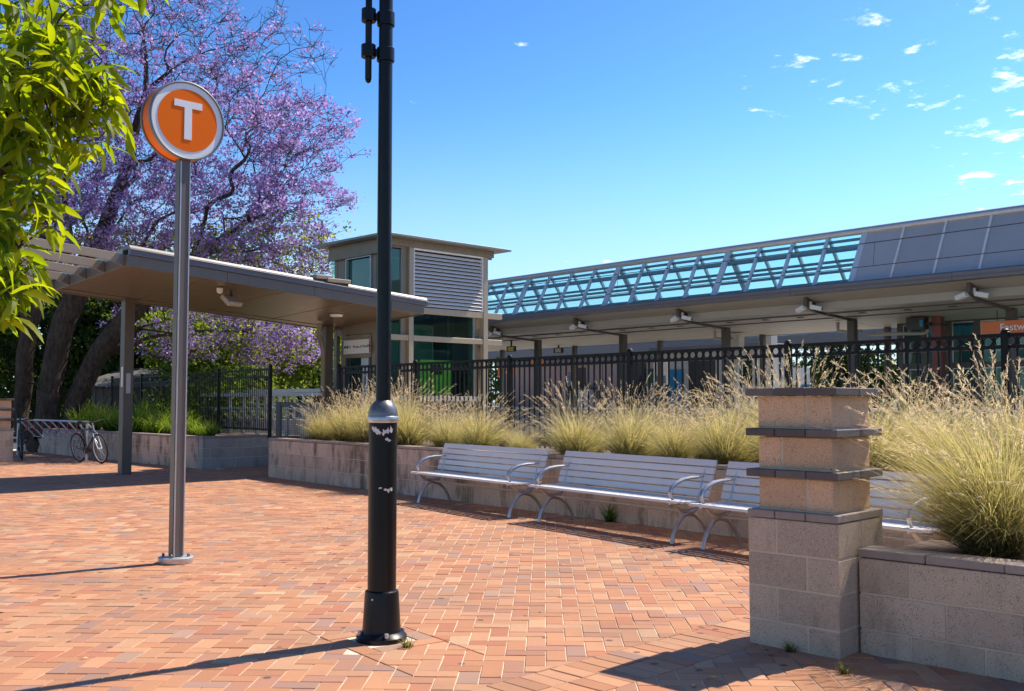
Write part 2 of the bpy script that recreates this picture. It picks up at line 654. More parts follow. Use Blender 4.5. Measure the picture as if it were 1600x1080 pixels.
PAL = [((.52, .245, .12), 32), ((.475, .21, .10), 25), ((.555, .28, .145), 24), ((.58, .33, .18), 7), ((.40, .19, .12), 12),
       ((.34, .205, .16), 7), ((.61, .39, .22), 2), ((.45, .17, .085), 10), ((.39, .25, .175), 4)]
PW = [w for _, w in PAL]


def paver_color(rnd):
    c = rnd.choices(PAL, PW)[0][0]
    k = rnd.uniform(.88, 1.12)
    return tuple(x * k for x in c)


def paver_into(mb, poly, rnd):
    o = shrink(poly, .0027)
    t = shrink(o, .0028)
    if len(o) < 3 or len(t) != len(o):
        return False
    z = max(-.0015, min(.003, rnd.gauss(0, .0016)))
    sx, sy = rnd.uniform(-.006, .006), rnd.uniform(-.006, .006)
    cx = sum(p[0] for p in o) / len(o)
    cy = sum(p[1] for p in o) / len(o)
    zz = lambda p: z + sx * (p[0] - cx) + sy * (p[1] - cy)
    n = len(o)
    mb.add([(p[0], p[1], zz(p)) for p in t] + [(p[0], p[1], zz(p) - .0028) for p in o] + [(p[0], p[1], -.02) for p in o],
           [tuple(range(n))] + [(i + n, (i + 1) % n + n, (i + 1) % n, i) for i in range(n)]
           + [(i + 2 * n, (i + 1) % n + 2 * n, (i + 1) % n + n, i + n) for i in range(n)], paver_color(rnd))
    return True


def lay_paving():
    rnd = random.Random(5)
    W = .1165
    th = R(-1.9)
    ct, st = math.cos(th), math.sin(th)
    polys = []

    def seen(x, y):
        if y < 4.35 or y > 29.5 or abs(x) > .535 * y + .55:
            return False
        if (x - WALL_P[0]) * WALL_N[0] + (y - WALL_P[1]) * WALL_N[1] > .12 and x > -4.6:
            return False
        # hidden behind the left planter wall
        if (x + 6.68) * .719 + (y - 21.7) * .695 > .15 and x < -6.3:
            return False
        # behind the near planter wall
        lx = (x - 1.85) * .713 + (y - 5.73) * -.701
        ly = (x - 1.85) * .701 + (y - 5.73) * .713
        if lx > .1 and .35 < ly < 1.2:
            return False
        return True
    NI = 260
    for i in range(-NI, NI):
        for j in range(20, 270):
            k = (i - j) % 4
            if k == 0:
                r = (i, j, i + 2, j + 1)
            elif k == 3:
                r = (i, j, i + 1, j + 2)
            else:
                continue
            cx, cy = (r[0] + r[2]) / 2 * W, (r[1] + r[3]) / 2 * W
            wx, wy = cx * ct - cy * st, cx * st + cy * ct
            if not seen(wx, wy):
                continue
            poly = [(a * W * ct - b * W * st, a * W * st + b * W * ct) for a, b in
                    ((r[0], r[1]), (r[2], r[1]), (r[2], r[3]), (r[0], r[3]))]
            pieces = [poly]
            if (wx + .80) ** 2 + (wy - 6.23) ** 2 < .6:
                # the paving is cut square round the lamp foot
                o1, o2 = -.80 * .8 + 6.23 * .6, .80 * .6 + 6.23 * .8
                A1, A2 = (.8, .6), (-.6, .8)
                mid = clip(clip(poly, A1, o1 + .28, False), A1, o1 - .28, True) if True else poly
                pieces = [clip(poly, A1, o1 + .28, True), clip(poly, A1, o1 - .28, False)]
                if len(mid) >= 3:
                    pieces += [clip(mid, A2, o2 + .28, True), clip(mid, A2, o2 - .28, False)]
                pieces = [q for q in pieces if len(q) >= 3 and area(q) > .0008]
            for poly in pieces:
              for keep, d in ((True, 3.842), (False, 3.355)):
                c = clip(poly, ND, d, keep)
                if len(c) >= 3 and area(c) > .0012:
                    polys.append(c)
    # two soldier rows of the border
    ex, ey = .719, .695
    for row in range(2):
        n0 = 3.355 + row * .2435
        for k in range(-12, 60):
            s0 = k * .1175
            c = []
            for (s, nn) in ((s0, n0), (s0 + .1175, n0), (s0 + .1175, n0 + .2435), (s0, n0 + .2435)):
                c.append((ND[0] * nn + ex * s, ND[1] * nn + ey * s))
            m = (sum(p[0] for p in c) / 4, sum(p[1] for p in c) / 4)
            if seen(*m) and m[1] < 9.2:
                polys.append(c)
    # collar of pavers round the lamp foot
    for k in range(4):
        ang = math.atan2(.6, .8) + k * math.pi / 2
        ca, sa = math.cos(ang), math.sin(ang)
        for q in range(2):
            x0 = -.28 + q * .22
            rect = [(x0, .16), (x0 + .22, .16), (x0 + .22, .28), (x0, .28)]
            polys.append([(-.80 + a * ca - b * sa, 6.23 + a * sa + b * ca) for a, b in rect])
    bed = MB()
    bed.add([(-17, 3.8, -.0048), (9, 3.8, -.0048), (9, 31, -.0048), (-17, 31, -.0048)], [(0, 1, 2, 3)])
    root = structure(part('paving', bed, 'joint sand', None))

    def size(p):
        y = sum(q[1] for q in p) / len(p)
        x = sum(q[0] for q in p) / len(p)
        pxx, pyy = x / y, 1.45 / y
        vis = abs(pxx) < .515 and pyy < .292
        return (area(p) / y ** 3) if vis else 0
    order = sorted(range(len(polys)), key=lambda i: -size(polys[i]))
    first = set(order[:300])
    rest = MB()
    for i, p in enumerate(polys):
        if i in first:
            mb = MB()
            if paver_into(mb, p, rnd):
                me = bpy.data.meshes.new('paver')
                me.from_pydata(mb.v, [], mb.f)
                a = me.color_attributes.new('col', 'FLOAT_COLOR', 'POINT')
                a.data.foreach_set('color', np.array([(*c, 1) for c in mb.c], dtype=np.float32).ravel())
                me.materials.append(MATS['clay paver'])
                obj('paver', me, root)
        else:
            paver_into(rest, p, rnd)
    me = bpy.data.meshes.new('paver_field')
    me.from_pydata(rest.v, [], rest.f)
    a = me.color_attributes.new('col', 'FLOAT_COLOR', 'POINT')
    a.data.foreach_set('color', np.array([(*c, 1) for c in rest.c], dtype=np.float32).ravel())
    me.materials.append(MATS['clay paver'])
    stuff(obj('paver_field', me, root))


lay_paving()


# ------------------------------------------------------------------ block walls
BLOCK_CACHE = {}


def block_mesh(L, D, H, mat):
    key = (round(L, 3), round(D, 3), round(H, 3), mat)
    if key not in BLOCK_CACHE:
        mb = MB().box(0, L, 0, D, 0, H)
        BLOCK_CACHE[key] = mb.mesh('block', mat, .004)
    return BLOCK_CACHE[key]


def course_wall(root, x0, x1, y0, depth, zs, mat, first=.4, L=.4, j=.01, name='block', zbase=0):
    """running-bond courses along local x; front face at y0; zs are the joint heights"""
    rr = random.Random(int(abs(x1) * 100) + len(zs))
    for ci in range(len(zs) - 1):
        z0, z1 = zs[ci], zs[ci + 1]
        x = x0
        step = first if ci % 2 == 0 else first - L / 2
        if step <= .05:
            step += L
        while x < x1 - .03:
            xe = min(x + step, x1)
            if x1 - xe < .08:
                xe = x1
            b = obj(name, block_mesh(xe - x - j, depth, z1 - z0 - j, mat), root,
                    (x + j / 2, y0 + rr.gauss(0, .0012), z0 + j / 2 + zbase))
            x = xe
            step = L
    core = MB().box(x0 + .012, x1 - .012, y0 + .006, y0 + depth - .006, zs[0] - .05 + zbase, zs[-1] - .008 + zbase)
    part('mortar', core, 'mortar', root)


def cap_row(root, x0, x1, y0, y1, z0, z1, mat, L=.4, name='capping'):
    x = x0
    k = 0
    rr = random.Random(3)
    while x < x1 - .02:
        xe = min(x + L * rr.uniform(.9, 1.05), x1)
        if x1 - xe < .1:
            xe = x1
        o = obj(name, block_mesh(xe - x - .006, y1 - y0, z1 - z0, mat), root, (x + .003, y0, z0))
        o.rotation_euler = (0, 0, rr.gauss(0, .002))
        x = xe
        k += 1


def square_courses(root, s, zs, mat, inset=0., j=.01, flip=0):
    """pillar courses: the -y front face and the +x right face show 1.5 blocks each"""
    for ci in range(len(zs) - 1):
        z0, h = zs[ci] + j / 2, zs[ci + 1] - zs[ci] - j
        a, b = -s + inset, -inset
        w = b - a
        long_left = (ci + flip) % 2 == 0
        cut = a + (w * .66 if long_left else w * .33)
        mid = inset + w / 2
        for (u0, u1, v0, v1) in ((a, cut, inset, mid), (cut, b, inset, mid), (a, a + w / 2, mid, s - inset), (a + w / 2, b, mid, s - inset)):
            obj('block', block_mesh(u1 - u0 - j, v1 - v0 - j, h, mat), root, (u0 + j / 2, v0 + j / 2, z0))
    part('mortar', MB().box(-s + inset + .008, -inset - .008, inset + .008, s - inset - .008, zs[0] - .04, zs[-1] - .004), 'mortar', root)


def tile_ledge(root, s, z, h, over=0.):
    """ring of flat dark tiles, three to a side"""
    for q in range(3):
        for r_ in range(2):
            w = (s + 2 * over) / 3
            x0 = -s - over + q * w
            d = (s + 2 * over) / 2
            y0 = -over + r_ * d
            o = obj('ledge_tile', block_mesh(w - .005, d - .005, h, 'dark tile'), root, (x0 + .0025, y0 + .0025, z + random.gauss(0, .001)))


def pillar(name, label, loc, rz):
    p = thing(name, label, 'pillar', (*loc, 0), rz, 'banded block pillars')
    S = .59
    square_courses(p, S, [-.05, .15, .35, .55, .755], 'grey block')
    cap_row(p, -S, 0, 0, S, .757, .802, 'cap tile', .2)
    z = .804
    for k in range(3):
        square_courses(p, S, [z, z + .195], 'buff block', .05, flip=k)
        z += .196
        tile_ledge(p, S, z, .046, .004)
        z += .048
    return p


PIL_RZ = R(-44.5)
pillar('block_pillar', 'tall banded block pillar with dark tile ledges at the end of the near planter', (1.85, 5.73), PIL_RZ)
pillar('block_pillar', 'banded block pillar cut by the left picture edge beside the bicycle rack', (-12.03, 24.27), R(44))

# near planter, right of the pillar
pl = thing('planter_wall', 'near low block planter wall running right from the banded pillar', 'planter', (1.85, 5.73, 0), PIL_RZ)
course_wall(pl, .004, 3.6, .228, .19, [-.05, .14, .345, .55], 'grey block', .3)
cap_row(pl, .004, 3.6, .222, .425, .552, .598, 'cap tile', .42)
part('soil', MB().box(.0, 3.6, .425, 1.34, .2, .545), 'soil', pl)
part('back_wall', MB().box(.0, 3.6, 1.34, 1.5, -.02, .60), 'grey block', pl, .004)

# long planter behind the benches
WALL_RZ = math.atan2(WALL_D[1], WALL_D[0])
wl = thing('planter_wall', 'long block planter wall behind the row of metal benches', 'planter', (*WALL_P, 0), WALL_RZ)
course_wall(wl, 0, 15.4, 0, .19, [-.02, .235, .475, .715], 'bench wall block', .33)
cap_row(wl, -.01, 15.4, -.008, .2, .717, .757, 'cap tile', .4)
part('end_wall', MB().box(0.002, .19, .192, 1.9, -.02, .71), 'bench wall block', wl, .004)
part('soil', MB().box(.19, 15.4, .2, 2.6, .3, .69), 'soil', wl)

# left planter with the shaded end
LP, E_RZ = (-6.68, 21.7), R(44)
lp = thing('planter_wall', 'angled block planter wall behind the canopy post with an end coloured blue-grey for shade', 'planter', (*LP, 0), E_RZ)
# front face runs along +y of this frame, end face along +x
front = thing('tmp', '', '')
bpy.data.objects.remove(front)
fr = MB()
course_wall(lp, 0.0, 1.62, 0, .19, [-.02, .225, .445, .665], 'shade toned block', .4)
cap_row(lp, 0., 1.62, -.006, .2, .667, .705, 'cap tile', .4)


def side_course(root, y0, y1, zs, mat, L=.4, j=.01):
    for ci in range(len(zs) - 1):
        y = y0
        step = L if ci % 2 == 0 else L / 2
        while y < y1 - .03:
            ye = min(y + step, y1)
            o = obj('block', block_mesh(ye - y - j, .19, zs[ci + 1] - zs[ci] - j, mat), root, (.19, y + j / 2, zs[ci] + j / 2), (0, 0, R(90)))
            y = ye
            step = L
    part('mortar', MB().box(.006, .18, y0 + .01, y1, zs[0], zs[-1] - .008), 'mortar', root)


side_course(lp, .2, 11.6, [-.02, .225, .445, .665], 'bench wall block')
for k in range(28):
    obj('capping', block_mesh(.2, .4, .038, 'cap tile'), lp, (-.006, .205 + k * .407, .667))
part('soil', MB().box(.19, 3.2, .19, 11.6, .2, .64), 'soil', lp)


# ------------------------------------------------------------------ benches
def make_bench():
    root = thing('bench', '', 'bench')
    X0, X1 = -.14, 2.41
    slat = MB().box(X0, X1, -.031, .031, -.013, .013)
    sm = slat.mesh('seat_slat', 'bench slat', .006, False, 2)
    for k in range(6):
        y = -.03 + k * .083
        obj('seat_slat', sm, root, (0, y, .43 - .012 * math.sin(k / 5 * math.pi)))
    bs = MB().box(X0, X1, -.0335, .0335, -.011, .011).mesh('back_slat', 'bench slat', .006, False, 2)
    for k in range(5):
        t = k / 4
        obj('back_slat', bs, root, (0, .415 + .105 * t, .495 + .31 * t), (R(71), 0, 0))
    for x in (0., 2.27):
        fr = MB()
        # front leg sweeps from the foot up to the hub and on to the back of the seat
        fr.tube([(x, .0, .0), (x, .02, .09), (x, .075, .19), (x, .15, .27), (x, .235, .305), (x, .33, .325), (x, .40, .40)],
                [.026, .022, .021, .024, .032, .024, .018], 8)
        fr.tube([(x, .53, .0), (x, .50, .09), (x, .43, .19), (x, .34, .265), (x, .235, .30), (x, .12, .33), (x, .02, .405)],
                [.022, .019, .019, .023, .032, .024, .018], 8)
        fr.tube([(x, -.03, .41), (x, .2, .40), (x, .39, .41)], .014, 6)
        fr.tube([(x, .38, .40), (x, .43, .55), (x, .53, .83)], [.019, .016, .011], 6)
        part('leg_frame', fr, 'cast aluminium', root, smooth=True)
        ar = MB()
        ar.tube([(x, .02, .44), (x, -.005, .475), (x, -.02, .52), (x, .0, .565), (x, .06, .61), (x, .16, .645), (x, .28, .66), (x, .47, .662)],
                [.013, .015, .021, .023, .023, .021, .017, .012], 8)
        part('armrest', ar, 'cast aluminium', root, smooth=True)
    st = MB().tube([(0, .235, .305), (2.27, .235, .305)], .012, 8)
    part('stretcher', st, 'cast aluminium', root, smooth=True)
    return root


def copy_tree(o, parent=None):
    c = o.copy()
    COL.objects.link(c)
    c.parent = parent
    for ch in list(o.children):
        copy_tree(ch, c)
    return c


BENCH_RZ = R(-54.8)
b0 = make_bench()
spots = [((-1.345, 14.50), 'slatted silver metal bench farthest from the banded pillar, its left arm free'),
         ((.325, 12.18), 'slatted silver metal bench in the middle of the row, in full view'),
         ((1.88, 9.94), 'slatted silver metal bench partly hidden behind the banded pillar')]
for i, (p, lab) in enumerate(spots):
    o = b0 if i == 0 else copy_tree(b0)
    o.location = (*p, .002)
    o.rotation_euler = (0, 0, BENCH_RZ)
    tag(o, lab, 'bench', 'slatted metal benches along the planter')


# ------------------------------------------------------------------ lamp post
def lamp_post():
    t = thing('lamp_post', 'black lamp post with a thick sleeve and pewter dome standing in the brick paving', 'lamp post', (-.80, 6.23, 0))
    t.scale = (1, 1, 1)
    fl = MB().lathe([(.155, -.01), (.155, .022), (.142, .036), (.122, .048), (.118, .06)], 40)
    part('base_flange', fl, 'black paint', t, smooth=True)
    part('base_skirt', MB().lathe([(.119, .05), (.1155, .08), (.104, .28), (.101, .292), (.088, .30)], 40), 'black paint', t, smooth=True)
    sl = part('sleeve', MB().lathe([(.0875, .29), (.0875, 1.335)], 40), 'black paint', t, smooth=True)
    part('collar', MB().lathe([(.0925, 1.322), (.0955, 1.326), (.0955, 1.358), (.0925, 1.362)], 40), 'cast aluminium', t, smooth=True)
    pr = [(.0915, 1.363)]
    for k in range(1, 9):
        a = k / 8 * R(66)
        pr.append((.0915 * math.cos(a), 1.363 + .112 * math.sin(a)))
    part('dome_cap', MB().lathe(pr, 40), 'pewter', t, smooth=True)
    part('pole', MB().lathe([(.0465, 1.40), (.0435, 4.0), (.041, 5.9)], 28), 'black paint', t, smooth=True)
    for k in range(4):
        a = R(-70 + 90 * k)
        b = MB().lathe([(.013, .03), (.013, .058), (.0, .06)], 6, .135 * math.cos(a), .135 * math.sin(a))
        part('anchor_bolt', b, 'galvanised', t)
    part('set_screw', MB().lathe([(.006, 0), (.006, .006)], 8), 'galvanised', t, loc=(-.045, -.096, .255), rot=(R(90), 0, 0))
    # banner arm clamps near the top of the picture
    for z in (3.60, 3.83):
        part('clamp_ring', MB().lathe([(.044, z), (.056, z), (.056, z + .085), (.044, z + .085)], 28, closed=True), 'black paint', t, .002, True)
        part('clamp_ring', MB().lathe([(.021, z + .02), (.046, z + .02), (.046, z + .10), (.021, z + .10)], 24, -.106, -.02, True), 'black paint', t, .002, True)
        part('clamp_bridge', MB().box(-.075, -.04, -.028, .0, z + .03, z + .075), 'black paint', t, .004)
    part('side_rod', MB().lathe([(.004, 3.455), (.016, 3.464), (.021, 3.485), (.021, 4.6), (.016, 4.62)], 20, -.106, -.02), 'black paint', t, smooth=True)
    part('lantern', MB().lathe([(.05, 5.88), (.09, 5.95), (.16, 6.2), (.17, 6.24), (.06, 6.34), (.01, 6.36)], 24), 'black paint', t, smooth=True)
    # torn remains of stickers on the sleeve
    rr = random.Random(4)
    flakes = [(-124, 1.285, 9, .016), (-114, 1.278, 8, .018), (-106, 1.268, 7, .02), (-97, 1.262, 7, .015), (-80, 1.262, 6, .016), (-71, 1.268, 8, .018),
              (-62, 1.272, 5, .02), (-49, 1.282, 7, .022), (-66, 1.222, 7, .008), (-56, 1.214, 6, .01), (-92, .925, 6, .006), (-70, .915, 8, .008), (-58, .908, 7, .011), (-46, .918, 6, .012)]
    for (ac, zc_, da, dz) in flakes:
        mb = MB()
        n = 9
        v = [(.0884 * math.cos(R(ac)), .0884 * math.sin(R(ac)), zc_)]
        for q in range(n):
            th_ = 2 * math.pi * q / n
            k = rr.uniform(.45, 1.35)
            aa = R(ac + da * k * math.cos(th_))
            v.append((.0884 * math.cos(aa), .0884 * math.sin(aa), zc_ + dz * rr.uniform(.5, 1.4) * math.sin(th_)))
        mb.add(v, [(0, 1 + q, 1 + (q + 1) % n) for q in range(n)])
        part('sticker_scrap', mb, 'torn paper', sl)


lamp_post()


# ------------------------------------------------------------------ round T sign
def t_sign():
    t = thing('station_sign', 'round orange and white T sign on a grey square post', 'sign', (-3.04, 9.15, 0), E_RZ)
    part('base_plate', MB().lathe([(.15, 0.001), (.155, .01), (.155, .05), (.148, .055)], 36), 'galvanised', t, smooth=True)
    part('post', MB().box(-.052, .052, -.052, .052, .05, 3.69), 'sign post grey', t, .012, False, 2)
    for s in (-1, 1):
        part('edge_strip', MB().box(s * .044 - .006, s * .044 + .006, -.058, -.050, .06, 3.66), 'galvanised', t, .002)
    for k in range(4):
        a = R(45 + 90 * k)
        part('anchor_bolt', MB().lathe([(.014, .05), (.014, .078), (.005, .09)], 6, .115 * math.cos(a), .115 * math.sin(a)), 'pewter', t)
    zc = 4.035
    m = lambda prof: [(r, z) for r, z in prof]
    def disc(name, prof, mat, closed=False, bev=0.):
        return part(name, MB().lathe(prof, 72, closed=closed), mat, t, bev, True, loc=(0, 0, zc), rot=(R(90), 0, 0))
    # lathe axis is turned so +z of the profile faces -y (the camera side)
    disc('drum', [(.352, -.085), (.358, -.08), (.358, .05), (.352, .055)], 'sign orange')
    disc('rim', [(.346, .052), (.346, .088), (.355, .092), (.364, .088), (.364, .052)], 'sign rim grey', True)
    disc('rim', [(.338, -.085), (.338, -.108), (.352, -.114), (.368, -.108), (.368, -.085)], 'sign rim grey', True)
    fc = disc('white_face', [(.346, .05), (.346, .078), (.0, .0785)], 'sign white')
    disc('back_face', [(.338, -.08), (.338, -.1), (.0, -.1005)], 'sign white')
    disc('orange_disc', [(.288, .079), (.288, .0815), (.0, .082)], 'sign orange')
    tl = MB()
    tl.prism([(-.036, -.178), (.036, -.178), (.036, .118), (.136, .118), (.136, .18), (-.136, .18), (-.136, .118), (-.036, .118)],
             lambda x, z: (x, -.0822, z), lambda x, z: (x, -.0865, z))
    part('letter', tl, 'sign white', t, loc=(0, 0, zc))
    part('neck', MB().box(-.045, .045, -.03, .03, 3.66, 3.70), 'sign post grey', t, .004)


t_sign()


# ------------------------------------------------------------------ left entrance canopy
def left_canopy():
    c = thing('entrance_canopy', 'tilted bronze metal canopy with beige blades leading to the lift tower', 'canopy', (-6.53, 16.85, 0), E_RZ)
    XE, YE = 6.45, 3.41
    zc = lambda x, y: 3.776 - .068 * x - .0487 * y
    # soffit panels
    xs = [0.02, 1.55, 3.1, 4.65, XE - .02]
    ys = [.02, .42, 3.05, YE - .02]
    for i in range(len(xs) - 1):
        for k in range(len(ys) - 1):
            a0, a1, b0, b1 = xs[i] + .014, xs[i + 1] - .014, ys[k] + .014, ys[k + 1] - .014
            q = [(a0, b0), (a1, b0), (a1, b1), (a0, b1)]
            dz = -.012 if k != 1 else 0
            part('soffit_panel', MB().hexa([(x, y, zc(x, y) + dz) for x, y in q], [(x, y, zc(x, y) + .05) for x, y in q]), 'canopy metal', c, .003)
    q = [(.03, .03), (XE - .03, .03), (XE - .03, YE - .03), (.03, YE - .03)]
    part('soffit_backing', MB().hexa([(x, y, zc(x, y) + .055) for x, y in q], [(x, y, zc(x, y) + .07) for x, y in q]), 'dark frame', c)

    def along(name, prof, mat, x0, x1, y):
        mb = MB().prism(prof, lambda dy, dz: (x0, y + dy, zc(x0, y) + dz), lambda dy, dz: (x1, y + dy, zc(x1, y) + dz))
        return part(name, mb, mat, c, .004)
    L = 1.86
    x = 0.
    while x < XE - .1:
        xe = min(x + L, XE)
        along('front_fascia', [(-.02, -.025), (.02, -.025), (.02, .165), (-.02, .165)], 'canopy fascia', x + .003, xe - .003, 0)
        x = xe
    along('gutter', [(-.055, .168), (.06, .168), (.06, .27), (-.065, .27), (-.065, .258), (-.05, .25)], 'canopy gutter', .05, XE + .1, 0)
    along('roof_edge', [(-.02, .272), (.3, .272), (.3, .35), (.03, .345), (-.01, .30)], 'canopy gutter', .05, XE + .1, 0)
    along('back_fascia', [(-.02, -.03), (.02, -.03), (.02, .30), (-.02, .30)], 'canopy fascia', 0, XE, YE)
    # ends
    for (nm, xx, w) in (('end_fascia', -.015, .03), ('end_fascia', XE - .015, .03)):
        mb = MB().hexa([(xx, .025, zc(xx, 0) - .03), (xx + w, .025, zc(xx, 0) - .03), (xx + w, YE - .025, zc(xx, YE) - .03), (xx, YE - .025, zc(xx, YE) - .03)],
                       [(xx, .025, zc(xx, 0) + .16), (xx + w, .025, zc(xx, 0) + .16), (xx + w, YE - .025, zc(xx, YE) + .16), (xx, YE - .025, zc(xx, YE) + .16)])
        part(nm, mb, 'canopy fascia', c, .004)
    q = [(.06, .3), (XE, .3), (XE, YE - .03), (.06, YE - .03)]
    part('roof_sheet', MB().hexa([(x, y, zc(x, y) + .18) for x, y in q], [(x, y, zc(x, y) + .33) for x, y in q]), 'roof sheet', c)
    # blades
    for y in (.06, .86, 1.68, 2.50, 3.30):
        x1 = -1.62
        mb = MB()
        prof = [(-.02, .03), (-.20, .045), (x1, .06), (x1, .20), (-.10, .185), (-.02, .17)]
        zz = lambda x, dz: 3.776 - .068 * x - .0487 * y + dz
        mb.prism([(p[0], p[1]) for p in prof], lambda a, b: (a, y, zz(a, b)), lambda a, b: (a, y + .045, zz(a, b)))
        part('blade', mb, 'blade beige', c, .004)
        part('blade_bracket', MB().prism([(.0, -.03), (-.22, .045), (-.12, .19), (.0, .18)],
                                         lambda a, b: (a - .017, y - .008, zz(a, b)), lambda a, b: (a - .017, y + .053, zz(a, b))), 'canopy fascia', c, .003)
    # posts
    for (px, py) in ((1.42, 3.24), (6.05, 3.05)):
        part('post', MB().box(px - .1, px + .1, py - .1, py + .1, 0, zc(px, py) - .001), 'post brown', c, .006)
        if px < 2:
            n = part('notice', MB().box(px - .101, px - .1, py - .06, py + .03, 1.75, 2.15), 'torn paper', c)
            n.location = (0, 0, 0)
    # little notices facing the plaza on the first post
    part('notice', MB().box(1.37, 1.46, 3.136, 3.139, 1.62, 2.02), 'vault panel', c)
    # floodlight, security camera, round light, junction box on the roof
    z = zc(2.35, .75)
    fl = MB().box(-.17, .17, -.14, .14, -.05, .05)
    f = part('floodlight', fl, 'floodlight grey', c, .012, loc=(2.35, .72, z - .2), rot=(R(38), 0, R(12)))
    part('floodlight_glass', MB().box(-.15, .15, -.12, .12, -.055, -.051), 'dark glass', f)
    part('floodlight_bracket', MB().beam((2.35, .75, z), (2.35, .75, z - .17), .05, .03), 'dark frame', c)
    z = zc(1.9, 1.0)
    part('security_camera', MB().lathe([(.06, 0), (.06, -.05), (.05, -.09), (.0, -.11)], 20), 'camera white', c, smooth=True, loc=(2.05, .62, z - .014))
    z = zc(5.25, 1.7)
    part('round_light', MB().lathe([(.14, 0), (.14, -.03), (.125, -.05), (0, -.055)], 28), 'camera white', c, smooth=True, loc=(5.25, 1.5, z))
    z = zc(3.95, 0)
    part('roof_box', MB().box(3.75, 4.15, -.02, .22, z + .35, z + .43), 'blade beige', c, .01)
    part('roof_box', MB().box(4.0, 4.55, -.05, .25, z + .30, z + .38), 'blade beige', c, .01)
    # rainwater pipe at the far post
    zt = zc(5.8, 2.9)
    part('rain_pipe', MB().tube([(5.55, 2.6, zt - .02), (5.55, 2.62, zt - .14), (5.6, 2.72, zt - .27), (5.74, 2.83, zt - .42), (5.82, 2.86, zt - .6), (5.82, 2.86, .05)], .055, 12), 'tower cladding', c, smooth=True)
    return c


left_canopy()


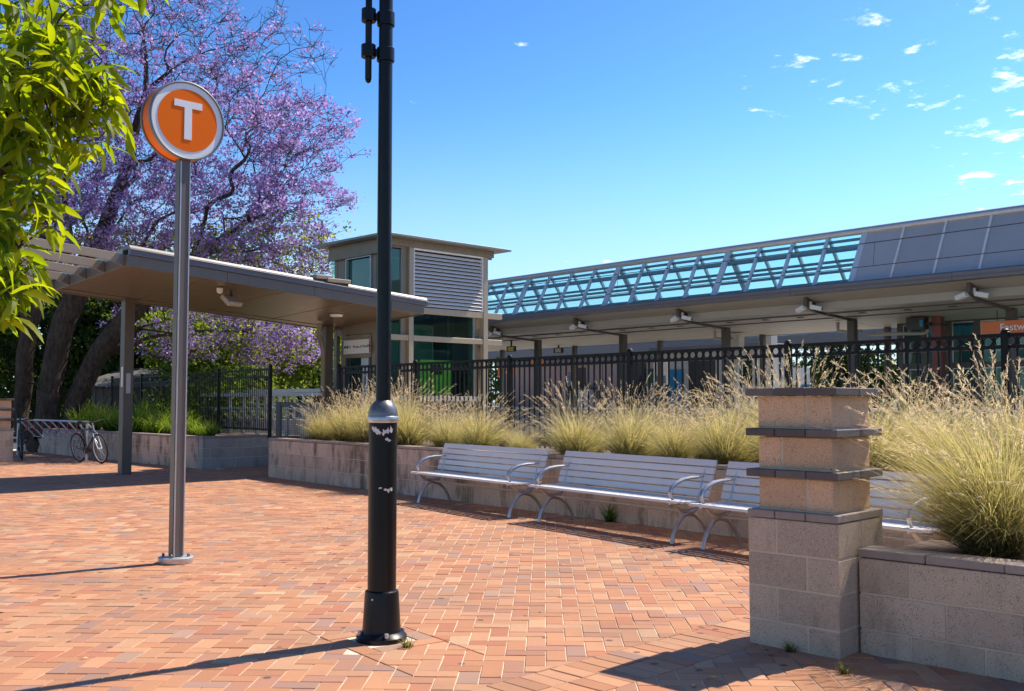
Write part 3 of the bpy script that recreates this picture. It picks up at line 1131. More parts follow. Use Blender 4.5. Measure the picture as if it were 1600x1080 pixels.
# ------------------------------------------------------------------ lift tower
def lift_tower():
    t = thing('lift_tower', 'glazed lift tower with a big louvre panel and flat overhanging roof', 'lift tower', (-2.755, 22.1, 0), E_RZ)
    W, D = 2.97, 2.12
    # frame columns
    for (x0, x1, y0, y1) in ((0, .09, 0, .09), (.41, .56, .02, .14), (2.60, 2.83, .10, .24), (2.83, 2.97, .14, .26), (0.02, .12, 2.0, 2.12),
                             (0.02, .14, .46, .62), (0.02, .14, 1.61, 1.80), (2.84, 2.96, 2.0, 2.12)):
        part('column', MB().box(x0, x1, y0, y1, 0, 4.93), 'tower cladding', t, .004)
    for (x0, x1) in ((.56, .69), (2.83, 2.97)):
        part('front_column', MB().box(x0, x1, -.06, .06, 0, 4.94), 'tower beam', t, .006)
    # long horizontal beams carried past the corner
    for (z0, z1) in ((3.46, 3.60), (2.83, 2.95)):
        part('cross_beam', MB().box(-.02, .555, -.05, .05, z0, z1), 'tower beam', t, .004)
        part('cross_beam', MB().box(.695, 2.825, -.05, .05, z0, z1), 'tower beam', t, .004)
        part('cross_beam', MB().box(2.975, 3.45, -.05, .05, z0, z1), 'tower beam', t, .004)
    part('sill_beam', MB().box(0, W, -.02, .1, 1.47, 1.58), 'concrete', t, .005)
    part('base_wall', MB().box(.02, W - .02, .0, .12, 0, 1.468), 'post brown', t)
    # top fascia and roof
    part('top_fascia', MB().box(-.03, W + .18, -.075, .0, 4.945, 5.10), 'tower cladding', t, .003)
    part('top_fascia', MB().box(-.075, -.032, -.075, D + .12, 4.78, 5.10), 'tower cladding', t, .003)
    part('top_fascia', MB().box(-.03, W + .18, .002, .03, 4.90, 5.09), 'tower cladding', t, .003)
    part('roof', MB().hexa([(-.36, -.36, 5.105), (W + .5, -.36, 5.105), (W + .5, D + .36, 5.105), (-.36, D + .36, 5.105)],
                           [(-.36, -.36, 5.15), (W + .5, -.36, 5.15), (W + .5, D + .36, 5.17), (-.36, D + .36, 5.17)]), 'roof sheet', t, .003)
    part('roof_soffit', MB().box(-.02, W, .04, D, 5.02, 5.10), 'dark frame', t)
    for k in range(9):
        part('rivet', MB().lathe([(.018, 0), (.018, .01)], 8), 'pewter', t, loc=(.35 + k * .31, -.075, 5.03), rot=(R(90), 0, 0))
    # louvre
    part('louvre_frame', MB().box(.69, .72, -.05, .03, 3.602, 4.94), 'louvre', t, .003)
    part('louvre_frame', MB().box(2.795, 2.825, -.05, .03, 3.602, 4.94), 'louvre', t, .003)
    part('louvre_frame', MB().box(.722, 2.793, -.05, .03, 4.90, 4.94), 'louvre', t, .003)
    sl = MB().prism([(-.055, -.036), (-.047, -.04), (.028, .022), (.02, .030)], lambda a, b: (.722, a, b), lambda a, b: (2.793, a, b)).mesh('louvre_slat', 'louvre')
    for k in range(15):
        obj('louvre_slat', sl, t, (0, 0, 3.665 + k * .0835))
    part('louvre_back', MB().box(.722, 2.793, .06, .08, 3.6, 4.94), 'dark frame', t)
    # glazing, right face
    for (x0, x1, z0, z1) in ((.10, .405, 3.62, 4.88), (.10, .405, 2.97, 3.44), (.10, .405, 1.6, 2.81),
                             (.70, 2.59, 2.97, 3.44), (.70, 1.4, 1.6, 2.81), (1.41, 2.0, 1.6, 2.81), (2.01, 2.59, 1.6, 2.81)):
        part('glass_pane', MB().box(x0, x1, .06, .072, z0, z1), 'tower glass', t)
    for (x0, x1, z0, z1) in ((.40, .41, 1.58, 4.9), (2.585, 2.605, 1.58, 3.46)):
        part('pane_edge', MB().box(x0, x1, .03, .09, z0, z1), 'galvanised', t)
    part('glass_fin', MB().box(2.975, 3.12, .30, .315, 1.6, 4.9), 'tower glass', t)
    part('glass_fin', MB().box(.10, .115, 2.13, 2.36, 3.7, 4.85), 'tower glass', t)
    # glazing, left face
    part('glass_pane', MB().box(.06, .072, .64, 1.59, 3.86, 4.74), 'tower glass', t)
    part('window_frame', MB().box(-.02, .05, .62, .645, 3.82, 4.80), 'galvanised', t)
    part('window_frame', MB().box(-.02, .05, 1.585, 1.61, 3.82, 4.80), 'galvanised', t)
    part('window_frame', MB().box(-.02, .05, .647, 1.583, 4.755, 4.80), 'galvanised', t)
    part('clad_panel', MB().box(.03, .06, .62, 2.0, 3.0, 3.80), 'tower cladding', t, .003)
    part('clad_panel', MB().box(.03, .06, .09, .46, 1.5, 4.9), 'tower cladding', t, .003)
    part('clad_panel', MB().box(.03, .06, 1.80, 2.0, 3.82, 4.9), 'tower cladding', t, .003)
    part('door_frame', MB().box(.0, .07, .62, .70, 0, 2.46), 'dark frame', t)
    part('door_frame', MB().box(.0, .07, 1.52, 1.60, 0, 2.46), 'dark frame', t)
    part('door_frame', MB().box(.0, .07, .62, 1.60, 2.462, 2.98), 'tower cladding', t)
    d = part('lift_door', MB().box(.08, .1, .70, 1.10, 0.02, 2.46), 'galvanised', t, .003)
    d = part('lift_door', MB().box(.08, .1, 1.11, 1.52, 0.02, 2.46), 'dark glass', t)
    # direction board over the door
    sg = part('direction_board', MB().box(-.05, -.015, .60, 1.62, 2.55, 2.87), 'camera white', t, .004)
    tm = text_mesh('board_lettering', 'To:    Trains & West Pde', .088, 'dark frame', .002)
    obj('board_lettering', tm, sg, (-.0525, 1.42, 2.68), (R(90), 0, R(-90)))
    for k, (yy, mt) in enumerate(((1.55, 'dark frame'), (1.46, 'dark frame'), (1.21, 'sign orange'), (.66, 'sign orange'))):
        part('pictogram', MB().lathe([(.035, 0), (.035, .004)], 20), mt, sg, loc=(-.0505, yy, 2.71), rot=(0, R(-90), 0))
    part('board_edge', MB().box(-.055, -.04, .588, .602, 2.56, 2.86), 'dark frame', sg)
    part('board_edge', MB().box(-.055, -.04, 1.618, 1.632, 2.56, 2.86), 'dark frame', sg)
    # inside: shaft walls, rails, lime car door
    part('inner_wall', MB().box(.15, 2.9, 1.95, 2.0, 0, 3.4), 'tower inside', t)
    part('side_wall', MB().box(2.90, 2.96, .3, 1.94, 0, 4.9), 'teal frame', t)
    part('inner_floor', MB().box(.15, 2.9, .12, 1.95, 1.35, 1.46), 'concrete', t)
    lm = part('lime_panel', MB().box(1.02, 1.95, .12, .20, 1.5, 2.42), 'lime panel', t, .004)
    part('dark_screen', MB().box(1.35, 1.66, .105, .118, 2.08, 2.3), 'dark frame', lm)
    for x in (.95, 2.15, 2.32):
        part('guide_rail', MB().box(x, x + .06, .5, .58, 1.4, 4.9), 'dark frame', t)
    part('upper_wall', MB().box(.15, 2.9, 1.94, 1.99, 3.402, 5.0), 'dark frame', t)


lift_tower()


# ------------------------------------------------------------------ station platform, frame x along the track, y away
ST_C, ST_RZ = (9.88, 29.0), math.atan2(-.75, .661)
SP = 4.47


def station():
    loc = (*ST_C, 0)
    pf = structure(part('platform', MB().box(-46, 14, -2.6, 9.5, -.02, 1.2), 'concrete', None, loc=loc, rot=(0, 0, ST_RZ)))
    part('platform_edge', MB().box(-46, 14, -2.75, -2.2, 1.203, 1.26), 'camera white', pf, .004)
    bal = structure(part('track_bed', MB().box(-46, 16, -6.2, -2.78, -.02, .12), 'soil', None, loc=loc, rot=(0, 0, ST_RZ)))
    for y in (-5.1, -3.66):
        part('rail', MB().box(-46, 16, y, y + .07, .12, .28), 'post brown', bal)
    c = thing('platform_canopy', 'long grey platform canopy with a triangular glass vault along its edge', 'canopy', loc, ST_RZ)
    XL, XR = -31.5, 9.
    # gutter fascia in lengths
    x = XL
    while x < XR - .1:
        xe = min(x + SP, XR)
        part('gutter', MB().prism([(-2.84, 4.36), (-2.55, 4.36), (-2.55, 4.56), (-2.80, 4.585), (-2.84, 4.55)],
                                  lambda a, b: (x + .003, a, b), lambda a, b: (xe - .003, a, b)), 'station fascia', c, .006)
        part('gutter_lip', MB().box(x + .004, xe - .004, -2.86, -2.842, 4.44, 4.452), 'canopy gutter', c)
        part('outer_soffit', MB().prism([(-2.55, 4.362), (-2.53, 4.40), (-1.98, 4.24), (-2.0, 4.19)],
                                        lambda a, b: (x + .004, a, b), lambda a, b: (xe - .004, a, b)), 'station soffit', c)
        part('drop_fascia', MB().box(x + .004, xe - .004, -2.0, -1.97, 3.98, 4.188), 'station soffit', c, .003)
        for (y0, y1) in ((-1.965, -.01), (.01, 2.25)):
            zz = lambda y: 3.975 - .066 * (y + 1.97)
            part('soffit_panel', MB().hexa([(x + .012, y0, zz(y0)), (xe - .012, y0, zz(y0)), (xe - .012, y1, zz(y1)), (x + .012, y1, zz(y1))],
                                           [(x + .012, y0, zz(y0) + .04), (xe - .012, y0, zz(y0) + .04), (xe - .012, y1, zz(y1) + .04), (x + .012, y1, zz(y1) + .04)]), 'station soffit', c)
        x = xe
    part('roof_sheet', MB().hexa([(XL, -.66, 4.50), (XR, -.66, 4.50), (XR, 2.3, 4.2), (XL, 2.3, 4.2)],
                                 [(XL, -.66, 4.55), (XR, -.66, 4.55), (XR, 2.3, 4.25), (XL, 2.3, 4.25)]), 'roof sheet', c)
    part('back_fascia', MB().box(XL, XR, 2.26, 2.32, 3.68, 4.195), 'station fascia', c)
    part('vault_base', MB().box(XL, XR, -2.54, -.67, 4.42, 4.49), 'station fascia', c)
    # columns, brackets, cameras
    kx = [-SP * k for k in range(-1, 8)]
    for i, X in enumerate(kx):
        part('column', MB().box(X - .11, X + .11, -.11, .11, 1.2, 3.84), 'station column', c, .008)
        part('column', MB().box(X - .08, X + .08, 1.95, 2.11, 1.2, 3.71), 'station column', c, .008)
        br = part('bracket', MB().prism([(-2.45, 4.32), (-2.0, 4.18), (-1.96, 3.97), (0, 3.845), (0, 3.78), (-1.9, 3.90), (-2.1, 3.96), (-2.45, 4.10)],
                                        lambda a, b: (X - .05, a, b), lambda a, b: (X + .05, a, b)), 'station column', c, .004)
        if i < 6:
            for s in (-1, 1):
                cm = part('security_camera', MB().box(-.16, .16, -.07, .07, -.06, .06), 'camera white', c, .012,
                          loc=(X + s * .24, -2.28, 4.02), rot=(0, R(14 * s), R(18 * s)))
                part('camera_lens', MB().box(.161 if s > 0 else -.166, .166 if s > 0 else -.161, -.05, .05, -.045, .045), 'dark frame', cm)
            part('camera_mount', MB().box(X - .1, X + .1, -2.31, -2.25, 4.06, 4.2), 'camera white', c)
        for dx in (.9, 2.2, 3.4):
            part('downlight', MB().lathe([(.11, 0), (.11, -.012), (0, -.014)], 16), 'canopy gutter', c, loc=(X + dx, -1.0, 3.905), rot=(R(4), 0, 0))
    for X in (-SP, 0):
        part('drain_pipe', MB().tube([(X - .55, .15, 3.8), (X - .55, .15, 3.55), (X - .3, .15, 3.5), (X + .2, .15, 3.5)], .05, 8), 'station soffit', c, smooth=True)
    part('drain_pipe', MB().tube([(.2, .5, 3.42), (1.9, .5, 3.36), (2.0, .5, 3.4), (2.0, .5, 3.8)], .05, 8), 'station soffit', c, smooth=True)
    for y, r_ in ((-1.45, .022), (-.55, .016)):
        zz = 3.975 - .066 * (y + 1.97) - r_
        part('conduit', MB().tube([(XL, y, zz), (XR, y, zz)], r_, 8), 'canopy gutter', c, smooth=True)
    # vault: near and far rafters every quarter bay, ridge tube, purlins, panes
    pitch = SP / 4
    near0, ridge, far0 = (-2.56, 4.56), (-1.76, 6.0), (-.72, 4.56)
    n0 = -13
    nn = 0
    GL = -13.6                        # left end of the tall vault
    k = 0
    xs = []
    for k in range(-16, 8):
        xs.append(k * pitch + 1.456)
    for k, X in zip(range(-16, 8), xs):
        big = (k % 4 == 0)
        w = .17 if big else .075
        glass = X < 1.47
        part('rafter', MB().beam((X, near0[0], near0[1]), (X, ridge[0], ridge[1]), *((.09, w) if glass else (.14, .055)), (1, 0, 0)), 'vault steel' if glass else 'camera white', c)
        if glass:
            part('rafter', MB().beam((X, far0[0], far0[1]), (X, ridge[0], ridge[1]), .09, w, (1, 0, 0)), 'vault steel', c)
    xa, xb, xc = xs[0], 1.456, xs[-1]
    for side, q in (('near', near0), ('far', far0)):
        for f in (.03, .2, .38, .56, .74, .9):
            if side == 'near' and f in (.2, .56, .9):
                continue
            y = q[0] + (ridge[0] - q[0]) * f + (.06 if side == 'near' else -.06)
            z = q[1] + (ridge[1] - q[1]) * f
            part('purlin', MB().beam((xa, y, z), (xb, y, z), .06, .075), 'vault purlin', c)
    for i in range(len(xs) - 1):
        x0, x1 = xs[i] + .03, xs[i + 1] - .03
        glass = xs[i] < 1.4
        for side, q in (('near', near0), ('far', far0)):
            o = -.03 if side == 'near' else .03
            v = [(x0, q[0] + o, q[1]), (x1, q[0] + o, q[1]), (x1, ridge[0] + o, ridge[1]), (x0, ridge[0] + o, ridge[1])]
            mb = MB().hexa(v, [(a, b + (.012 if side == 'near' else -.012), cc) for a, b, cc in v])
            part('glass_pane' if glass else 'roof_panel', mb, 'vault glass' if glass else 'vault panel', c)
    part('ridge_tube', MB().tube([(xa, ridge[0], ridge[1] + .06), (xc, ridge[0], ridge[1] + .06)], .10, 12), 'galvanised', c, smooth=True)
    # low roof lights further left
    x = XL
    while x < xa - 1.2:
        v = [(x + .03, -2.5, 4.56), (x + 1.09, -2.5, 4.56), (x + 1.09, -1.5, 5.0), (x + .03, -1.5, 5.0)]
        part('roof_light', MB().hexa(v, [(a, b, z + .03) for a, b, z in v]), 'skylight glass', c)
        part('roof_light_bar', MB().beam((x, -2.5, 4.585), (x, -1.5, 5.03), .05, .06), 'vault steel', c)
        x += 1.12
    part('roof_light_curb', MB().box(XL, xa - .1, -1.5, -1.42, 4.5, 5.05), 'station fascia', c)

    # overhead wires of the near track
    w = thing('overhead_wires', 'two thin black overhead railway wires in front of the platform canopy', 'wires', loc, ST_RZ)
    part('contact_wire', MB().tube([(-46, -4.6, 4.69), (16, -4.6, 4.66)], .009, 6), 'dark frame', w)
    pts = [(-46 + q * 2, -4.6, 5.22 + .12 * ((q % 16 - 8) / 8) ** 2) for q in range(32)]
    part('carrier_wire', MB().tube(pts, .011, 6), 'dark frame', w)
    for X in (-22, -13.2, -5.0, 3.2, 11):
        part('dropper', MB().tube([(X, -4.6, 4.69), (X + .06, -4.6, 5.24)], .006, 5), 'dark frame', w)

    for q, (X, Y_) in enumerate(((-14.6, -.6), (-14.2, 1.6))):
        ex_ = thing('exit_sign', ('small dark hanging exit sign just right of the lift tower', 'small green hanging exit sign under the canopy above the kiosk')[q], 'sign',
                    (ST_C[0] + .661 * X + .75 * Y_, ST_C[1] - .75 * X + .661 * Y_, 3.42), ST_RZ)
        part('case', MB().box(0, .5, 0, .08, 0, .22), 'dark frame', ex_, .006)
        part('face', MB().box(.08, .42, -.006, -.001, .03, .19), ('lime panel', 'pale render')[q], ex_)
        part('hanger', MB().box(.22, .28, .02, .06, .221, .45), 'dark frame', ex_)

    # platform buildings
    def bld(name, label, x, y, cat='building'):
        return thing(name, label, cat, (ST_C[0] + .661 * x + .75 * y, ST_C[1] - .75 * x + .661 * y, 1.2), ST_RZ)
    k1 = bld('platform_kiosk', 'pinkish-brown kiosk block on the platform right of the lift tower', -17.2, 7.0)
    part('wall', MB().box(-6.5, 5, 0, 2.5, 0, 2.1), 'kiosk pink', k1)
    part('roof', MB().box(-6.7, 5.2, -.3, 2.7, 2.102, 2.25), 'station fascia', k1, .01)
    for X in (-4.4, -2.2, 0.6, 2.8):
        part('wall_joint', MB().box(X, X + .03, -.012, -.002, 0, 2.1), 'post brown', k1)
    part('door', MB().box(-1.2, -.45, -.02, .03, .25, 1.85), 'dark frame', k1)
    part('counter', MB().box(-1.4, .3, -.5, -.1, .0, .82), 'camera white', k1)
    part('counter_top', MB().box(-1.6, .4, -.55, -.08, .822, .9), 'post brown', k1)
    part('window', MB().box(3.2, 4.3, -.02, .02, .9, 1.7), 'dark glass', k1)
    for nm, x, z0, z1, w_ in (('orange_board', -21.2, 2.66, 3.06, 1.25), ('orange_board', -18.9, 3.16, 3.50, .9)):
        s = bld('platform_sign', 'small orange board with a white strip beside the lift tower' if x < -20 else 'small orange board high on the kiosk past the lift tower', x, 4.6 if x < -20 else 4.7, 'sign')
        s.location.z = 0
        part('board', MB().box(0, w_, 0, .06, z0, z1), 'orange board', s)
        if x < -20:
            part('strip', MB().box(.4, w_ - .25, -.006, -.001, z0 + .13, z0 + .25), 'camera white', s)
        part('pole', MB().box(w_ / 2 - .03, w_ / 2 + .03, .062, .11, 1.2, z1), 'station column', s)
    hall = bld('waiting_hall', 'dark framed hall with tall green glass panes under the canopy at right', .7, 1.5)
    for X in (0, .72, 1.45, 2.25, 3.1, 3.9, 4.8):
        part('mullion', MB().box(X - .09, X + .09, -.06, .06, 0, 2.62), 'station column', hall, .004)
    for z0, z1 in ((0, .1), (1.2, 1.36), (2.5, 2.62)):
        part('transom', MB().box(0, 4.8, -.045, .045, z0, z1), 'station column', hall)
    for i, (a, b) in enumerate(((0, .72), (.72, 1.45), (1.45, 2.25), (2.25, 3.1), (3.1, 3.9), (3.9, 4.8))):
        for z0, z1 in ((.1, 1.2), (1.36, 2.5)):
            pn = part('glass_pane', MB().box(a + .1, b - .1, -.008, .008, z0, z1), 'tower glass' if i % 2 else 'dark glass', hall)
            part('pane_trim', MB().box(a + .09, a + .12, -.05, -.03, z0, z1), 'galvanised', pn)
            part('pane_trim', MB().box(a + .122, b - .1, -.05, -.03, z1 - .03, z1), 'galvanised', pn)
    part('side_wall', MB().box(-.06, .06, .06, 3.2, 0, 2.62), 'dark frame', hall)
    part('back_wall', MB().box(.062, 4.8, 3.0, 3.2, 0, 2.6), 'pale render', hall)
    part('floor', MB().box(.062, 4.8, .07, 2.99, .0, .03), 'concrete', hall)
    rp = bld('red_column', 'dark red steel column left of the glass hall', 2.25, .6, 'column')
    part('shaft', MB().box(-.13, .13, -.13, .13, 0, 2.72), 'red column', rp, .01)
    part('collar', MB().box(-.16, .16, -.16, .16, 2.35, 2.42), 'dark frame', rp)
    mo = bld('information_screen', 'small black screen with a blue display on the red column', 1.85, .35, 'screen')
    mo.location.z = 3.46
    part('case', MB().box(-.32, .2, -.16, .12, 0, .34), 'dark frame', mo, .01)
    part('case_arm', MB().box(.2, .3, -.05, .05, .12, .2), 'dark frame', mo)
    part('display', MB().box(.08, .17, -.168, -.162, .07, .25), 'blue panel', mo)
    es = bld('name_board', 'orange station name board hanging at the right picture edge', 3.82, -.3, 'sign')
    es.location.z = 3.2
    bd = part('board', MB().box(0, 2.3, 0, .06, 0, .32), 'orange board', es, .004)
    tm = text_mesh('board_lettering', 'Eastwood', .26, 'sign white', .003)
    obj('board_lettering', tm, bd, (.47, -.005, .065), (R(90), 0, 0))
    for X in (.4, 1.9):
        part('hanger', MB().tube([(X, .03, .32), (X, .03, .6)], .012, 6), 'dark frame', es)
    bl = bld('concrete_blade', 'pale tapered concrete column under the canopy behind the fence', -5.0, 1.2, 'column')
    bl.location.z = 1.2
    part('shaft', MB().prism([(-.22, 0), (.1, 0), (.3, 2.5), (-.22, 2.5)], lambda a, b: (a, -.15, b), lambda a, b: (a, .15, b)), 'pale render', bl, .01)
    b2 = bld('concrete_column', 'plain square concrete column farther under the canopy', -5.0, 3.2, 'column')
    part('shaft', MB().box(-.2, .2, -.2, .2, 0, 2.6), 'pale render', b2, .01)
    k2 = bld('ticket_office', 'pale ticket office with a blue panel and dark door on the platform', -11.2, 5.0)
    part('wall', MB().box(-.2, 4.5, 0.02, 2.2, 0, 2.3), 'pale render', k2)
    part('roof', MB().box(-.5, 4.8, -.4, 2.5, 2.302, 2.45), 'station fascia', k2, .01)
    part('blue_panel', MB().box(.0, .95, -.02, .015, .1, 1.55), 'blue panel', k2)
    part('door', MB().box(1.3, 2.5, -.02, .015, .0, 1.9), 'dark frame', k2)
    part('door_frame', MB().box(1.2, 1.29, -.03, .012, 0, 2.0), 'camera white', k2)
    part('window', MB().box(2.9, 4.2, -.02, .015, .9, 1.8), 'dark glass', k2)
    po = bld('poster_board', 'white poster board with purple print left of the blue panel', -10.1, 3.0, 'poster')
    part('board', MB().box(0, .68, 0, .05, .9, 1.85), 'camera white', po)
    part('print', MB().box(.08, .6, -.006, -.001, .95, 1.25), 'shirt blue grey', po)
    part('leg', MB().box(.05, .11, .052, .1, 0, 1.85), 'dark frame', po)
    part('leg', MB().box(.57, .63, .052, .1, 0, 1.85), 'dark frame', po)
    yb = bld('vending_machine', 'dark vending machine with a yellow strip behind the tall grass', -12.3, 3.4, 'machine')
    part('cabinet', MB().box(0, .9, 0, .7, 0, 1.85), 'dark frame', yb, .02)
    part('strip', MB().box(.08, .82, -.006, .002, .85, 1.12), 'lime panel', yb)
    bw = bld('blue_hoarding', 'blue and white hoarding seen under the canopy between fence bars', -10.6, 12.0, 'hoarding')
    part('board', MB().box(0, 1.6, 0, .1, .2, 1.0), 'blue panel', bw)
    part('board', MB().box(0, 1.6, 0, .1, 1.01, 1.75), 'camera white', bw)
    fh = bld('station_house', 'glazed station house under the far left end of the canopy', -36.5, 1.5)
    part('wall', MB().box(-1, 5.0, .05, 3, 0, .7), 'pale render', fh)
    part('wall', MB().box(-1, 5.0, .05, 3, 1.95, 2.5), 'pale render', fh)
    for q in range(5):
        part('window', MB().box(-.9 + q * 1.15, .1 + q * 1.15, .06, .1, .7, 1.95), 'tower glass', fh)
        part('window_bar', MB().box(.1 + q * 1.15, .25 + q * 1.15, .0, .14, .7, 1.95), 'station column', fh)
    part('back_wall', MB().box(-1, 5, 2.9, 3, .7, 1.95), 'pale render', fh)

    # canopy of the far platform
    f = thing('far_canopy', 'low grey canopy with roof lights on the far platform', 'canopy', (ST_C[0] + .75 * 14, ST_C[1] + .661 * 14, 0), ST_RZ)
    part('fascia', MB().box(-40, 12, 0, .2, 4.13, 4.55), 'station fascia', f)
    part('soffit', MB().box(-40, 12, .2, 4, 4.13, 4.2), 'station soffit', f)
    x = -40
    while x < 12:
        v = [(x + .03, .05, 4.56), (x + 1.4, .05, 4.56), (x + 1.4, .8, 4.95), (x + .03, .8, 4.95)]
        part('roof_light', MB().hexa(v, [(a, b, z + .03) for a, b, z in v]), 'skylight glass', f)
        x += 1.45
    part('roof', MB().box(-40, 12, .82, 4, 4.21, 4.98), 'station fascia', f)
    for k in range(-7, 3):
        part('column', MB().box(k * 5 - .12, k * 5 + .12, 1.4, 1.64, 0, 4.12), 'station column', f)


station()


# ------------------------------------------------------------------ fences
def ring_fence():
    L = 15.9
    dx, dy = .661, -.75
    f = thing('ring_fence', 'black steel fence with a band of rings behind the ornamental grass', 'fence', (-3.52, 20.4, 0), math.atan2(dy, dx))
    PS = 2.635
    zt = 2.15
    bar = MB().box(-.010, .010, -.010, .010, .72, zt - .012).mesh('bar', 'fence paint')
    ring = MB()
    pts = []
    for k in range(16):
        a = 2 * math.pi * k / 16
        pts.append((.048 * math.cos(a), 0, .048 * math.sin(a)))
    ring.tube(pts + [pts[0]], .009, 6, False)
    rm = ring.mesh('ring', 'fence paint', smooth=True)
    for i in range(7):
        x = i * PS
        if x > L:
            break
        p = MB().box(x - .038, x + .038, -.038, .038, .6, zt + .02)
        po = part('post', p, 'fence paint', f, .004)
        part('post_cap', MB().lathe([(.05, zt + .02), (.052, zt + .032), (.04, zt + .04), (.042, zt + .055), (.024, zt + .072), (0, zt + .076)], 12, x, 0), 'fence paint', po, smooth=True)
    for i in range(6):
        x0, x1 = i * PS + .036, (i + 1) * PS - .036
        for z in (zt, zt - .125, .80):
            part('rail', MB().box(x0, x1, -.02, .02, z - .018, z + .018), 'fence paint', f)
        n = 22
        for k in range(1, n):
            x = i * PS + PS * k / n
            obj('bar', bar, f, (x, 0, 0))
        for k in range(n):
            x = i * PS + PS * (k + .5) / n
            obj('ring', rm, f, (x, 0, zt - .0625))


ring_fence()


def plain_fence():
    ang = math.atan2(.8, -.6)
    f = thing('bar_fence', 'plain black bar fence standing at the back of the left planter', 'fence', (-5.5, 22.8, 0), ang)
    L = 12.8
    bar = MB().box(-.008, .008, -.008, .008, .78, 2.2).mesh('bar', 'fence paint')
    x = 0.
    n = 0
    while x <= L + .01:
        part('post', MB().box(x - .035, x + .035, -.035, .035, .6, 2.3), 'fence paint', f, .004)
        if x + 3.2 <= L + .01:
            for z in (2.2, 2.03, .82):
                part('rail', MB().box(x + .036, x + 3.164, -.018, .018, z - .02, z + .02), 'fence paint', f)
            for k in range(1, 28):
                obj('bar', bar, f, (x + 3.2 * k / 28, 0, 0))
        x += 3.2


plain_fence()


def ramp_rails():
    r = thing('ramp_railing', 'pale grey ramp railing with sloping posts beside the lift tower', 'railing', (-5.2, 23.6, 0), math.atan2(-.75, .661))
    for y, z in ((0, 1.62), (.6, 1.72)):
        part('handrail', MB().box(-5, 1.2, y, y + .14, z - .04, z + .05), 'galvanised', r, .01)
        part('handrail', MB().box(-5, 1.2, y, y + .06, z - .36, z - .31), 'galvanised', r, .006)
        for k in range(8):
            x = -4.8 + k * .75
            part('post', MB().beam((x, y + .05, .0), (x + .06, y + .05, z), .05, .09), 'galvanised', r)
    part('ramp_wall', MB().box(-5, 1.2, .9, 1.1, 0, 1.0), 'concrete', r)
    m = MB()
    for k in range(70):
        x = -4.9 + k * .085
        m.beam((x, .03, .2), (x + .35, .03, 1.28), .004, .004)
        m.beam((x + .35, .04, .2), (x, .04, 1.28), .004, .004)
    part('wire_mesh', m, 'galvanised', r)
    g = thing('gate_frame', 'dark teal square tube frame at the left end of the bench planter', 'gate', (-4.72, 20.05, 0), math.atan2(-.2, .98))
    for (x0, x1, z0, z1) in ((0, .1, .0, 1.45), (.78, .88, .0, 1.45), (.102, .778, 1.35, 1.45)):
        part('frame_tube', MB().box(x0, x1, 0, .1, z0, z1), 'teal frame', g, .008)
    m = MB()
    for k in range(16):
        m.beam((.1 + k * .043, .05, .1), (.1 + k * .043, .05, 1.35), .004, .004)
    for k in range(26):
        m.beam((.1, .053, .15 + k * .046), (.78, .053, .15 + k * .046), .004, .004)
    part('wire_mesh', m, 'teal frame', g)


ramp_rails()


# ------------------------------------------------------------------ bicycles and rack
def bike_rack():
    ux, uy = -.695, .719
    a = Vector((-10.15, 24.05, 0))
    b = Vector((-13.6, 27.6, 0))
    L = (b - a).length
    t = thing('bicycle_rack', 'galvanised bicycle rack with slanting bars in front of the block wall', 'bicycle rack', a, math.atan2(uy, ux))
    part('top_rail', MB().tube([(0, 0, .97), (L, 0, .97)], .026, 10), 'galvanised', t, smooth=True)
    part('low_rail', MB().tube([(0, -.42, .5), (L, -.42, .5)], .009, 8), 'galvanised', t, smooth=True)
    n = 9
    for k in range(n):
        x = .12 + k * (L - .24) / (n - 1)
        part('slant_bar', MB().tube([(x, 0, .96), (x, -.43, .50)], .022, 8), 'galvanised', t, smooth=True)
        part('hook', MB().tube([(x + .1, -.02, .94), (x + .1, -.06, .72), (x + .1, .02, .66)], .012, 6), 'red paint', t, smooth=True)
    for x in (.05, L - .05):
        part('post', MB().tube([(x, 0, 0), (x, 0, .97)], .03, 8), 'galvanised', t, smooth=True)


